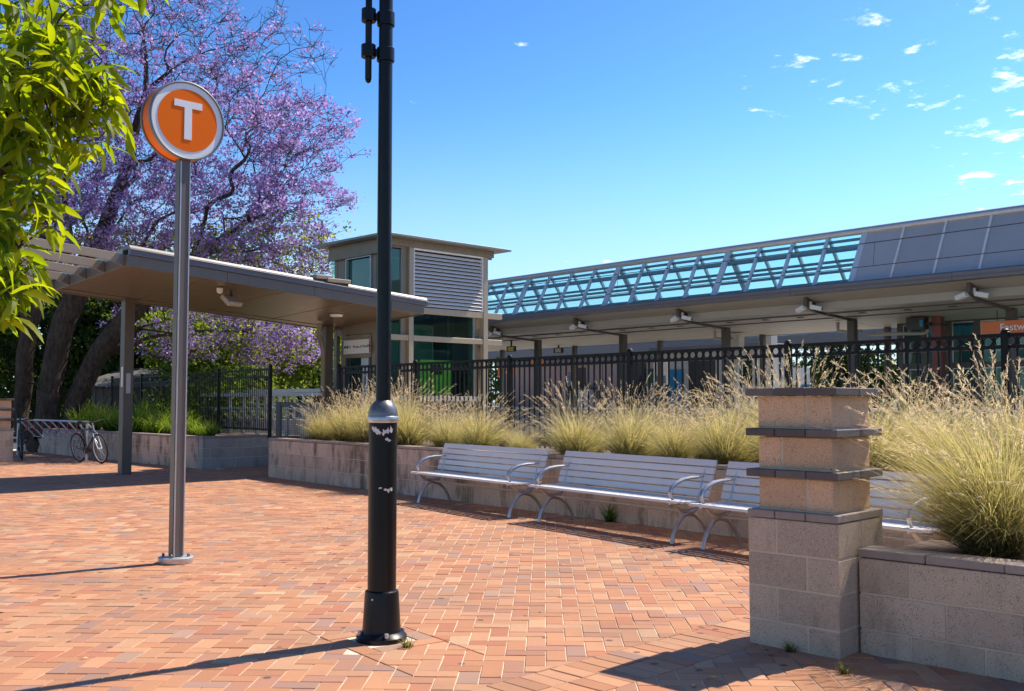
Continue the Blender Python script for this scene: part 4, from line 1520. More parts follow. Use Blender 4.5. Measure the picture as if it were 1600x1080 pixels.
def bicycle(label, loc, rz, lean, mats):
    t = thing('bicycle', label, 'bicycle', (*loc, 0.02), rz, 'bicycles at the rack')
    t.rotation_euler = (R(lean), 0, rz)

    def wheel(x):
        r = .335
        ty = MB()
        pts = [(x + r * math.cos(2 * math.pi * k / 28), 0, r + r * math.sin(2 * math.pi * k / 28)) for k in range(28)]
        ty.tube(pts + [pts[0]], .022, 7, False)
        w = part('wheel', ty, 'black rubber', t, smooth=True)
        rim = MB()
        pts = [(x + .308 * math.cos(2 * math.pi * k / 28), 0, r + .308 * math.sin(2 * math.pi * k / 28)) for k in range(28)]
        rim.tube(pts + [pts[0]], .012, 6, False)
        part('rim', rim, 'galvanised', w, smooth=True)
        sp = MB()
        for k in range(20):
            a = 2 * math.pi * k / 20
            sp.beam((x, (.03 if k % 2 else -.03), r), (x + .305 * math.cos(a), 0, r + .305 * math.sin(a)), .003, .003)
        part('spokes', sp, 'galvanised', w)
        part('hub', MB().tube([(x, -.05, r), (x, .05, r)], .022, 8), 'galvanised', w)
    wheel(0)
    wheel(1.04)
    fr = MB()
    bb, st, hd1, hd2, ra, fa = (.43, 0, .29), (.30, 0, .80), (.86, 0, .82), (.89, 0, .70), (0, 0, .335), (1.04, 0, .335)
    for p, q in ((bb, st), (bb, hd2), ((.31, 0, .76), hd1), (hd1, hd2)):
        fr.tube([p, q], .019, 8)
    for s in (-.05, .05):
        fr.tube([(bb[0], s * .5, bb[2]), (ra[0], s, ra[2])], .010, 6)
        fr.tube([(.31, s * .3, .76), (ra[0], s, ra[2])], .009, 6)
    part('frame', fr, mats[0], t, smooth=True)
    fk = MB()
    for s in (-.05, .05):
        fk.tube([(.89, s, .70), (.97, s, .5), (fa[0], s, fa[2])], .012, 6)
    fk.tube([(.895, 0, .68), (.845, 0, .95)], .016, 8)
    part('fork', fk, mats[1], t, smooth=True)
    part('handlebar', MB().tube([(.82, -.31, .97), (.88, -.2, .98), (.87, 0, .96), (.88, .2, .98), (.82, .31, .97)], .014, 8), 'dark frame', t, smooth=True)
    part('saddle', MB().tube([(.12, 0, .93), (.2, 0, .945), (.32, 0, .94), (.42, 0, .93)], [.05, .075, .045, .02], 10, squash=.5), 'black rubber', t, smooth=True)
    part('seat_post', MB().tube([(.30, 0, .78), (.275, 0, .93)], .013, 8), 'galvanised', t, smooth=True)
    ck = MB().tube([(.43, -.06, .29), (.43, .06, .29)], .09, 18)
    part('chainring', ck, 'dark frame', t)
    for s, dz in ((-1, -.16), (1, .16)):
        part('crank', MB().tube([(.43, .07 * s, .29), (.43 + dz * .3, .075 * s, .29 + dz), (.43 + dz * .3, .14 * s, .29 + dz)], .01, 6), 'galvanised', t)


bike_rack()
bicycle('dark bicycle with a silver fork leaning at the right end of the rack', (-10.45, 24.35), R(-40), 9, ('dark frame', 'galvanised'))
bicycle('all-dark bicycle half hidden by the left pillar at the rack', (-12.7, 26.0), R(-62), 4, ('dark frame', 'dark frame'))


# ------------------------------------------------------------------ ornamental grass
def blades(n, spread, lmin, lmax, lean, width, c0, c1, seg=4, seed=0, droop=.6, lift=0., base_r=.12, wind=(0, 0)):
    """curved strips: returns verts, quads, colours"""
    g_ = np.random.default_rng(seed)
    az = g_.uniform(0, 2 * np.pi, n)
    br = base_r * np.sqrt(g_.uniform(0, 1, n))
    ba = g_.uniform(0, 2 * np.pi, n)
    L = g_.uniform(lmin, lmax, n)
    ln = lean * g_.uniform(.02, 2.0, n) ** .9
    dr = g_.uniform(.2, 1., n) * droop
    t = np.linspace(0, 1, seg + 1)[None, :]
    ang = ln[:, None] + dr[:, None] * t ** 1.6          # angle from vertical grows along the blade
    dt = 1 / seg
    hx = np.concatenate([np.zeros((n, 1)), np.cumsum(np.sin((ang[:, 1:] + ang[:, :-1]) / 2) * dt, 1)], 1) * L[:, None]
    hz = np.concatenate([np.zeros((n, 1)), np.cumsum(np.cos((ang[:, 1:] + ang[:, :-1]) / 2) * dt, 1)], 1) * L[:, None]
    hz = np.maximum(hz, -.16)
    bx = (br * np.cos(ba))[:, None] + hx * np.cos(az)[:, None] + wind[0] * (t ** 2) * L[:, None]
    by = (br * np.sin(ba))[:, None] + hx * np.sin(az)[:, None] + wind[1] * (t ** 2) * L[:, None]
    bz = hz + lift
    tw = g_.uniform(0, np.pi, n)
    sx, sy = np.cos(tw)[:, None], np.sin(tw)[:, None]
    w = width * g_.uniform(.6, 1.3, n)[:, None] * (1 - .85 * t ** 1.5)
    V = np.stack([np.stack([bx - sx * w, by - sy * w, bz], -1), np.stack([bx + sx * w, by + sy * w, bz], -1)], 2)
    V = V.reshape(n * (seg + 1) * 2, 3)
    k = np.arange(n)[:, None] * (seg + 1) * 2 + np.arange(seg)[None, :] * 2
    F = np.stack([k, k + 1, k + 3, k + 2], -1).reshape(-1, 4)
    c0, c1 = np.array(c0), np.array(c1)
    m = np.clip(t[..., None] * 1.1 + g_.uniform(-.35, .35, n)[:, None, None], 0, 1)
    C = c0 * (1 - m) + c1 * m
    C = C * g_.uniform(.7, 1.25, n)[:, None, None]
    C = np.repeat(C[:, :, None, :], 2, 2).reshape(-1, 3)
    tip = np.stack([bx[:, -1], by[:, -1], bz[:, -1]], -1)
    pre = np.stack([bx[:, -2], by[:, -2], bz[:, -2]], -1)
    return V, F, C, tip, pre


def seed_heads(tip, pre, n_spk, length, seed, col=(.74, .62, .43)):
    """feathery heads: short strips along the last stretch of each stalk"""
    g_ = np.random.default_rng(seed)
    d = tip - pre
    d /= np.linalg.norm(d, axis=1)[:, None] + 1e-9
    N = len(tip)
    t = g_.uniform(-.2, 1.0, (N, n_spk))
    sag = np.zeros((N, n_spk, 3))
    sag[..., 2] = -.2 * length * np.clip(t, 0, 1) ** 2
    base = tip[:, None, :] + d[:, None, :] * (t * length)[..., None] + sag
    dr = g_.normal(0, .33, (N, n_spk, 3)) + d[:, None, :] * 1.1 + np.array([0, 0, -.25])
    dr /= np.linalg.norm(dr, axis=2)[..., None]
    ln = g_.uniform(.016, .034, (N, n_spk))[..., None]
    sd = np.cross(dr, g_.normal(0, 1, (N, n_spk, 3)))
    sd /= np.linalg.norm(sd, axis=2)[..., None] + 1e-9
    w = .0016
    V = np.stack([base - sd * w, base + sd * w, base + dr * ln + sd * w * .7, base + dr * ln - sd * w * .7], 2).reshape(-1, 3)
    M = N * n_spk
    F = np.arange(M * 4).reshape(M, 4)
    C = np.array(col) * g_.uniform(.7, 1.3, (M, 1))
    C = np.repeat(C, 4, 0)
    return V, F, C


def tuft_meshes(seed, n, h, wid, dry, wind):
    gr0, gr1 = (.085, .115, .028), (.56, .50, .26)
    V1, F1, C1, _, _ = blades(n, 1, .40 * h, 1.0 * h, .52, wid, gr0, gr1, 6, seed, 1.25, wind=wind, base_r=.15)
    V2, F2, C2, _, _ = blades(int(n * .6), 1, .3 * h, .75 * h, .95, wid, (.14, .095, .05), (.44, .35, .22), 4, seed + 1, 1.2, base_r=.15, wind=wind)
    me = np_mesh('blades', np.concatenate([V1, V2]), np.concatenate([F1, F2 + len(V1)]), np.concatenate([C1, C2]), 'grass blade')
    V3, F3, C3, tip, pre = blades(dry, 1, .55 * h, 1.25 * h, .42, wid * .6, (.34, .30, .12), (.72, .60, .38), 6, seed + 2, .75, wind=wind)
    V4, F4, C4 = seed_heads(tip, pre, 22, .15, seed + 3)
    me2 = np_mesh('seed_heads', np.concatenate([V3, V4]), np.concatenate([F3, F4 + len(V3)]), np.concatenate([C3, C4]), 'seed head')
    return me, me2


def plant_grass():
    variants = [tuft_meshes(100 + 10 * k, 1700, 1.04, .0036, 230, ((.12, .02), (.05, -.1), (.16, .08), (-.02, .06))[k]) for k in range(4)]
    near = [tuft_meshes(300 + 10 * k, 3000, 1.0, .0026, 200, ((-.22, .05), (-.08, -.02), (-.1, 0))[k]) for k in range(3)]
    rr = random.Random(9)
    wx = lambda s, o: (WALL_P[0] + WALL_D[0] * s + WALL_N[0] * o, WALL_P[1] + WALL_D[1] * s + WALL_N[1] * o)
    front = [(1.35, .62, .95), (2.05, .72, 1.12), (2.95, .66, 1.18), (4.2, .62, 1.08), (5.35, .6, .78), (6.1, .62, .92), (7.15, .6, .55), (8.25, .62, .98),
             (9.25, .62, 1.24), (10.0, .6, .80), (10.75, .62, 1.25), (11.7, .6, 1.12), (12.6, .62, 1.2), (13.3, .6, 1.0), (14.05, .65, 1.15), (14.9, .62, 1.05)]
    back = [(1.6, 1.3, 1.05), (2.6, 1.35, 1.12), (3.9, 1.35, .72), (5.6, 1.4, .62), (7.6, 1.4, .66), (8.7, 1.4, 1.16), (9.6, 1.45, 1.0),
            (10.5, 1.45, 1.2), (11.5, 1.5, 1.05), (12.4, 1.5, 1.2), (13.5, 1.55, 1.1), (14.6, 1.5, 1.2)]
    spots = [(s, o - .2, k * (.9 if s < 8 else .80), 'front') for s, o, k in front] + [(s, o, k * (.84 if s < 8 else .72), 'back') for s, o, k in back]
    marks = {}
    for i, (s, o, k, row) in enumerate(spots):
        x, y = wx(s, o)
        if row == 'front':
            if s < 3.2:
                lab = ['straw-tipped grass tuft at the far left end of the bench planter', 'dry blond grass tuft just left of the lamp post dome',
                       'pale grass tuft seen right behind the lamp post dome'][['%.2f' % q[0] for q in front].index('%.2f' % s)]
            elif s < 4.2:
                lab = 'olive grass tuft directly right of the lamp post dome'
            elif s < 14:
                lab = 'grass tuft in the front row above the benches, number %s after the lamp post' % \
                      ['two', 'three', 'four', 'five', 'six', 'seven', 'eight', 'nine', 'ten', 'eleven', 'twelve'][[q[0] for q in front].index(s) - 4]
            else:
                lab = 'grass tuft %s behind the near planter, at the right picture edge' % ('low down' if s < 14.5 else 'half out of view')
        else:
            lab = 'grass tuft in the back row against the ring fence, %s from the left' % \
                  ['first', 'second', 'third', 'fourth', 'fifth', 'sixth', 'seventh', 'eighth', 'ninth', 'tenth', 'eleventh', 'twelfth'][[q[0] for q in back].index(s)]
        t = thing('grass_tuft', lab, 'ornamental grass', (x, y, .685), rr.uniform(0, 6.28), 'ornamental grass in the bench planter')
        t.rotation_euler = (rr.gauss(0, .07), rr.gauss(0, .07), rr.uniform(-.7, .7))
        sc = k * rr.uniform(.84, 1.12)
        t.scale = (sc * rr.uniform(.95, 1.15), sc, sc)
        m = variants[i % 4]
        obj('blades', m[0], t)
        obj('seed_heads', m[1], t)
    c, s_ = math.cos(PIL_RZ), math.sin(PIL_RZ)
    w2 = lambda lx, ly: (1.85 + lx * c - ly * s_, 5.73 + lx * s_ + ly * c)
    for i, (lx, ly, k, lab) in enumerate(((.52, .92, .98, 'big arching grass tuft nearest the banded pillar in the near planter'),
                                          (1.42, .9, .94, 'big grass tuft cut by the right picture edge in the near planter'),
                                          (2.5, .9, .95, 'grass tuft beyond the right picture edge in the near planter'))):
        x, y = w2(lx, ly)
        t = thing('grass_tuft', lab, 'ornamental grass', (x, y, .54), 0, 'ornamental grass in the near planter')
        t.scale = (k, k, k)
        obj('blades', near[i][0], t)
        obj('seed_heads', near[i][1], t)


plant_grass()


def strap_plants():
    ms = []
    for k in range(3):
        V, F, C, _, _ = blades(150, 1, .5, 1.0, .4, .016, (.035, .075, .015), (.14, .22, .035), 5, 500 + k, 1.1, base_r=.16)
        ms.append(np_mesh('strap_leaves', V, F, C, 'foliage'))
    rr = random.Random(21)
    c, s_ = math.cos(E_RZ), math.sin(E_RZ)
    w = lambda lx, ly: (LP[0] + lx * c - ly * s_, LP[1] + lx * s_ + ly * c)
    n = 0
    spots = [(.45, .5, .5), (.55, 1.1, .55), (.7, 1.9, .6), (.6, 2.8, .7), (.7, 3.8, .85), (1.5, 4.2, 1.0), (.7, 4.8, 1.0), (1.6, 5.3, 1.15), (.7, 5.7, 1.0), (1.5, 6.3, 1.2),
             (.7, 6.6, .85), (1.4, 7.3, 1.0), (.7, 7.7, .8), (1.4, 8.3, 1.05), (.7, 8.8, .85), (1.4, 9.5, 1.1), (.7, 10.2, .9), (1.5, 10.8, 1.1)]
    for i, (lx, ly, k) in enumerate(spots):
        x, y = w(lx, ly)
        lab = 'green strappy plant in the left planter, %s from the shaded corner' % ['first', 'second', 'third', 'fourth', 'fifth', 'sixth', 'seventh', 'eighth', 'ninth', 'tenth',
                                                                                     'eleventh', 'twelfth', 'thirteenth', 'fourteenth', 'fifteenth', 'sixteenth', 'seventeenth', 'eighteenth'][i]
        t = thing('strap_plant', lab, 'plant', (x, y, .63), rr.uniform(0, 6), 'strappy plants in the left planter')
        t.scale = (k, k, k * rr.uniform(.85, 1.05))
        obj('strap_leaves', ms[i % 3], t)
    # fern on the wall under the middle bench, weeds at the pillar foot
    V, F, C, _, _ = blades(70, 1, .12, .3, .5, .008, (.03, .07, .012), (.08, .17, .03), 4, 77, 1.2, base_r=.05)
    fm = np_mesh('fronds', V, F, C, 'foliage')
    x, y = WALL_P[0] + WALL_D[0] * 9.35 - WALL_N[0] * .06, WALL_P[1] + WALL_D[1] * 9.35 - WALL_N[1] * .06
    t = thing('fern', 'small green fern growing from the wall foot under the middle bench', 'fern', (x, y, .0), 0)
    obj('fronds', fm, t)
    V, F, C, _, _ = blades(60, 1, .03, .085, .6, .003, (.05, .08, .02), (.22, .2, .08), 3, 78, 1., base_r=.03)
    wm = np_mesh('weed_blades', V, F, C, 'foliage')
    for (x, y, lab) in ((1.62, 5.92, 'small weed at the foot of the banded pillar'), (1.78, 5.45, 'small weed in the paving in front of the banded pillar'),
                        (-.62, 6.02, 'small weed beside the lamp post flange')):
        t = thing('weed', lab, 'weed', (x, y, 0), 0, 'weeds in the paving')
        obj('weed_blades', wm, t)


strap_plants()


# ------------------------------------------------------------------ trees
def grow(nodes, parents, pts, bf, order_from):
    P = np.zeros((len(nodes) + len(pts), 3))
    par = np.full(len(P), -1)
    path = np.zeros(len(P))
    n = len(nodes)
    P[:n] = nodes
    par[:n] = parents
    for i in range(n):
        if par[i] >= 0:
            path[i] = path[par[i]] + np.linalg.norm(P[i] - P[par[i]])
    d = np.linalg.norm(pts - np.array(order_from), axis=1)
    for p in pts[np.argsort(d)]:
        dd = np.linalg.norm(P[:n] - p, axis=1)
        cost = dd + bf * path[:n]
        j = int(np.argmin(cost))
        P[n] = p
        par[n] = j
        path[n] = path[j] + dd[j]
        n += 1
    return P, par


def limb_mesh(name, P, par, r_tip, expo, mat, rmin=0., rmax=9., trunk_r=None, seed=0, sides=6):
    g_ = np.random.default_rng(seed)
    n = len(P)
    acc = np.zeros(n)
    kids = np.zeros(n, int)
    for i in range(n):
        if par[i] >= 0:
            kids[par[i]] += 1
    rad = np.zeros(n)
    for i in range(n - 1, -1, -1):
        rad[i] = max(acc[i] ** (1 / expo) if acc[i] > 0 else 0, r_tip)
        if par[i] >= 0:
            acc[par[i]] += rad[i] ** expo
    if trunk_r:
        k = trunk_r / rad[0]
        big = rad > r_tip * 2
        rad[big] = r_tip * 2 * (rad[big] / (r_tip * 2)) ** (math.log(trunk_r / (r_tip * 2)) / math.log(rad[0] / (r_tip * 2)))
    mb = MB()
    for i in range(n):
        j = par[i]
        if j < 0 or not (rmin <= rad[i] < rmax):
            continue
        a, b = Vector(P[j]), Vector(P[i])
        L = (b - a).length
        gp = par[j]
        d0 = (a - Vector(P[gp])).normalized() if gp >= 0 else Vector((0, 0, 1))
        c1 = a + d0 * L * .3
        mid = (a * .25 + c1 * .5 + b * .25) + Vector(g_.normal(0, .03, 3)) * L
        rj = min(rad[j], rad[i] * 1.6)
        s = sides if rad[i] > .02 else 4
        mb.tube([a, mid, b], [rj, (rj + rad[i]) / 2, rad[i]], s, False)
    return mb.mesh(name, mat, smooth=True), rad, kids


def quads_at(cent, size, seed, cols, jit=.25, aspect=.7):
    g_ = np.random.default_rng(seed)
    n = len(cent)
    a = g_.normal(0, 1, (n, 3))
    a /= np.linalg.norm(a, axis=1)[:, None]
    b = np.cross(a, g_.normal(0, 1, (n, 3)))
    b /= np.linalg.norm(b, axis=1)[:, None] + 1e-9
    s = size * g_.uniform(.55, 1.35, (n, 1))
    V = np.stack([cent - a * s - b * s * aspect * .3, cent - a * s * .1 - b * s * aspect, cent + a * s + b * s * aspect * .1, cent + a * s * .1 + b * s * aspect], 1).reshape(-1, 3)
    F = np.arange(n * 4).reshape(n, 4)
    ci = g_.integers(0, len(cols), n)
    C = np.array(cols)[ci] * g_.uniform(.75, 1.25, (n, 1))
    return V, F, np.repeat(C, 4, 0)


def in_lobes(n, lobes, seed):
    """random points in a union of ellipsoids (centre, radii, weight)"""
    g_ = np.random.default_rng(seed)
    w = np.array([l[2] for l in lobes], float)
    ci = g_.choice(len(lobes), n, p=w / w.sum())
    u = g_.normal(0, 1, (n, 3))
    u /= np.linalg.norm(u, axis=1)[:, None]
    r = g_.uniform(.05, 1, (n, 1)) ** .42
    C = np.array([l[0] for l in lobes])[ci]
    A = np.array([l[1] for l in lobes])[ci]
    return C + u * r * A


def jacaranda():
    base = np.array([-13.6, 29.4, .62])
    t = thing('jacaranda_tree', 'big purple flowering jacaranda with several thick trunks behind the left planter', 'tree', tuple(base), 0)
    # main limbs placed by hand (world coordinates)
    limbs = [
        [(-14.2, 29.3, .5), (-14.25, 29.3, 2.0), (-14.1, 29.2, 3.6), (-13.9, 29.4, 5.4), (-14.0, 29.8, 7.4), (-14.4, 29.9, 9.5)],
        [(-13.45, 29.0, .5), (-13.4, 29.0, 1.8), (-13.15, 29.0, 3.2), (-12.6, 29.1, 4.8), (-12.0, 29.3, 6.6), (-11.4, 29.5, 8.6), (-11.0, 29.6, 10.6)],
        [(-13.0, 29.2, .5), (-12.7, 29.2, 1.5), (-12.2, 29.1, 2.5), (-11.5, 29.0, 3.5), (-10.6, 28.9, 4.5), (-9.4, 28.8, 5.5), (-8.0, 28.8, 6.4), (-6.8, 28.8, 7.1)],
        [(-14.6, 29.0, .5), (-15.1, 28.8, 1.4), (-15.7, 28.6, 2.6), (-16.3, 28.6, 4.2), (-16.8, 28.8, 6.2)],
        [(-13.2, 29.4, .5), (-12.9, 29.8, 2.2), (-11.6, 30.3, 3.2), (-9.8, 30.5, 3.6), (-8.0, 30.4, 3.6)],
    ]
    nodes, par = [(-13.6, 29.3, .2)], [-1]
    for L in limbs:
        prev = 0
        for q in L:
            nodes.append(q)
            par.append(prev)
            prev = len(nodes) - 1
    lobes = [((-14.5, 29.8, 10.0), (3.6, 3.0, 3.6), 3), ((-11.6, 29.5, 11.2), (3.4, 2.8, 3.4), 3.4), ((-9.2, 29.0, 9.2), (3.6, 2.6, 2.6), 3.2),
             ((-7.4, 28.8, 11.4), (2.2, 2.0, 1.9), 1.2), ((-6.3, 28.6, 8.9), (1.75, 1.9, 1.3), 1.1), ((-6.6, 28.7, 7.0), (2.0, 2.0, 1.0), 1.2), ((-7.2, 28.8, 5.6), (2.3, 1.8, .8), 1.2),
             ((-10.8, 29.2, 6.6), (3.2, 2.6, 2.2), 2.6), ((-14.8, 29.4, 6.6), (3.0, 2.4, 2.2), 2), ((-9.6, 30.6, 3.6), (2.4, 1.6, 1.0), .9),
             ((-7.4, 30.4, 3.1), (1.7, 1.2, .9), .7), ((-12.0, 29.6, 13.8), (3.6, 2.6, 2.2), 1.8), ((-16.5, 29, 8), (3, 2.5, 3.5), 1.5)]
    pts = in_lobes(2300, lobes, 31)
    P, pa = grow(np.array(nodes), np.array(par), pts, .42, (-13.4, 29.3, 2.5))
    o = Vector(base)
    thick, rad, kids = limb_mesh('trunk', P, pa, .006, 2.15, 'bark', .05, 9, .78, 5, 10)
    ob = obj('trunk', thick, t, -o)
    thin, _, _ = limb_mesh('branches', P, pa, .006, 2.15, 'twig', 0, .05, .78, 5, 5)
    obj('branches', thin, t, -o)
    g_ = np.random.default_rng(3)
    tips = P[len(nodes):][(kids[len(nodes):] <= 1)]
    # fine twigs
    mb = MB()
    ends = []
    for p in tips:
        for q in range(5):
            d = g_.normal(0, 1, 3)
            d[2] = abs(d[2]) * .5 + .1
            d /= np.linalg.norm(d)
            L = g_.uniform(.25, .7)
            e = p + d * L
            m = p + d * L * .5 + g_.normal(0, .05, 3)
            mb.tube([p, m, e], [.009, .007, .006], 3, False)
            ends.append(e)
    me = bpy.data.meshes.new('twigs')
    me.from_pydata(mb.v, [], mb.f)
    me.materials.append(MATS['twig'])
    stuff(obj('twigs', me, t, -o))
    ends = np.array(ends)
    # blossom density: heavy low and in the middle, thin on the high right where bare twigs show
    x, z = ends[:, 0], ends[:, 2]
    dens = np.clip(.58 - .11 * np.clip(z - 8.6, 0, 6) + .04 * np.clip(-10 - x, 0, 4), .15, .7)
    keep = g_.uniform(0, 1, len(ends)) < dens
    ce = ends[keep]
    k = 22
    cen = (ce[:, None, :] + g_.normal(0, .10, (len(ce), k, 3)) * np.array([1, 1, .8])).reshape(-1, 3)
    V, F, C = quads_at(cen, .044, 8, [(.37, .26, .53), (.44, .34, .61), (.31, .20, .46), (.52, .41, .62), (.42, .27, .48)])
    stuff(obj('crown', np_mesh('crown', V, F, C, 'blossom'), t, -o))
    # young green leaves low in the crown
    low = ends[(z < 6.6) & (g_.uniform(0, 1, len(ends)) < .42)]
    cen = (low[:, None, :] + g_.normal(0, .16, (len(low), 12, 3))).reshape(-1, 3)
    V, F, C = quads_at(cen, .05, 9, [(.15, .20, .03), (.20, .26, .04), (.10, .15, .025)])
    stuff(obj('leaves', np_mesh('leaves', V, F, C, 'foliage'), t, -o))


jacaranda()


def leafy_tree(name, label, base, trunk_h, lobes, n_leaf, leaf, cols, seed, n_br=160, tr=.18):
    base = np.array(base)
    t = thing(name, label, 'tree', tuple(base), 0)
    nodes = [base, base + (0, 0, trunk_h * .5), base + (.1, .1, trunk_h)]
    pts = in_lobes(n_br, lobes, seed)
    P, pa = grow(np.array(nodes), np.array([-1, 0, 1]), pts, .4, base)
    me, _, _ = limb_mesh('trunk', P, pa, 0.012, 2.2, 'bark', 0, 9, tr, seed, 7)
    o = -Vector(base)
    obj('trunk', me, t, o)
    g_ = np.random.default_rng(seed)
    m = in_lobes(n_leaf // 30, lobes, seed + 1)
    cen = (m[:, None, :] + g_.normal(0, .26, (len(m), 30, 3)) * np.array([1, 1, .75])).reshape(-1, 3)
    V, F, C = quads_at(cen, leaf, seed + 2, cols)
    stuff(obj('crown', np_mesh('crown', V, F, C, 'foliage'), t, o))


GR = [(.075, .125, .022), (.10, .16, .03), (.13, .20, .035), (.05, .09, .02)]
YG = [(.14, .20, .03), (.18, .25, .04), (.10, .16, .03)]
DK = [(.03, .055, .014), (.045, .075, .02), (.06, .095, .025)]
leafy_tree('green_tree', 'bright green leafy tree behind the jacaranda under the left canopy', (-9.2, 36.5, 0), 1.6,
           [((-9.4, 36.5, 3.2), (3.0, 1.8, 1.9), 2), ((-7.6, 36.2, 4.0), (1.6, 1.5, 1.5), 1), ((-11.6, 36.5, 3.6), (2.0, 1.6, 1.8), 1)], 26000, .075, YG, 61)
leafy_tree('dark_tree', 'dark evergreen tree behind the jacaranda trunks at far left', (-19.0, 40, 0), 2.0,
           [((-19.5, 40, 4.6), (3.4, 2.0, 3.6), 2), ((-15.5, 40, 4.4), (3.0, 2.0, 3.2), 1.6), ((-12.6, 40, 3.6), (2.6, 1.6, 2.4), 1)], 26000, .12, DK, 71)
leafy_tree('garden_tree', 'small green tree seen between the columns under the station canopy', (14.6, 46.5, 0), 1.2,
           [((14.6, 46.5, 2.6), (2.0, 1.4, 1.5), 1), ((16.6, 46, 2.4), (1.8, 1.4, 1.4), 1)], 9000, .09, GR, 81, 80, .12)
leafy_tree('garden_tree', 'low green tree far behind the platform kiosk', (6.0, 62, 0), 1.5,
           [((6, 62, 3.0), (4, 2, 2.0), 1), ((11, 63, 2.8), (4, 2, 2.0), 1), ((1, 63, 2.8), (3.6, 2, 1.9), 1)], 12000, .14, GR, 91, 100, .16)
leafy_tree('shrub', 'leafy shrub with shaded stems behind the plain bar fence', (-7.4, 27.5, .0), .6,
           [((-7.4, 27.5, 1.4), (1.4, 1.0, 1.0), 1), ((-8.9, 29.5, 1.3), (1.6, 1.0, .9), 1)], 9000, .05, GR, 95, 60, .05)

leafy_tree('hedge_tree', 'broad dark hedge tree closing the view behind the bicycle rack', (-26, 48, 0), 1.0,
           [((-26, 48, 2.2), (5, 2, 2.6), 1), ((-19, 49, 2.0), (5, 2, 2.4), 1), ((-12, 50, 2.0), (4, 2, 2.4), 1)], 16000, .17, DK, 97, 90, .2)
sh = thing('garden_shed', 'dark shed with a sloping roof behind the bar fence', 'shed', (-12.2, 35.0, 0), R(-6))
part('wall', MB().box(-2.6, 2.4, 0, 3, 0, 1.95), 'shed wall', sh)
part('roof', MB().hexa([(-3, -.6, 1.97), (2.8, -.6, 1.97), (2.8, 3.2, 2.7), (-3, 3.2, 2.7)], [(-3, -.6, 2.02), (2.8, -.6, 2.02), (2.8, 3.2, 2.75), (-3, 3.2, 2.75)]), 'shed roof', sh)
for k in range(18):
    part('wall_batten', MB().box(-2.5 + k * .28, -2.46 + k * .28, -.03, -.001, 0, 1.9), 'post brown', sh)


sb = thing('added_shop_row', 'long two-storey shop row added out of view for the lift glass to reflect', 'building', (46, 6, 0), R(90))  # unseen building, added to give the lift glass something to mirror
part('wall', MB().box(-34, 40, 0, 10, 0, 7.5), 'kiosk pink', sb)
part('roof', MB().prism([(-.6, 7.5), (10.6, 7.5), (5, 9.6)], lambda a, b: (-34.5, a, b), lambda a, b: (40.5, a, b)), 'roof sheet', sb)
part('awning', MB().box(-34, 40, 10, 12.8, 3.2, 3.45), 'station fascia', sb)
for k in range(18):
    x = -32 + k * 4
    w_ = part('window', MB().box(x, x + 1.8, 10.001, 10.06, 4.6, 6.3), 'dark frame', sb)
    part('sill', MB().box(x - .1, x + 1.9, 10.001, 10.16, 4.45, 4.598), 'camera white', w_)
    part('shop_front', MB().box(x - 1, x + 2.6, 10.001, 10.05, .3, 2.9), 'dark frame', sb)


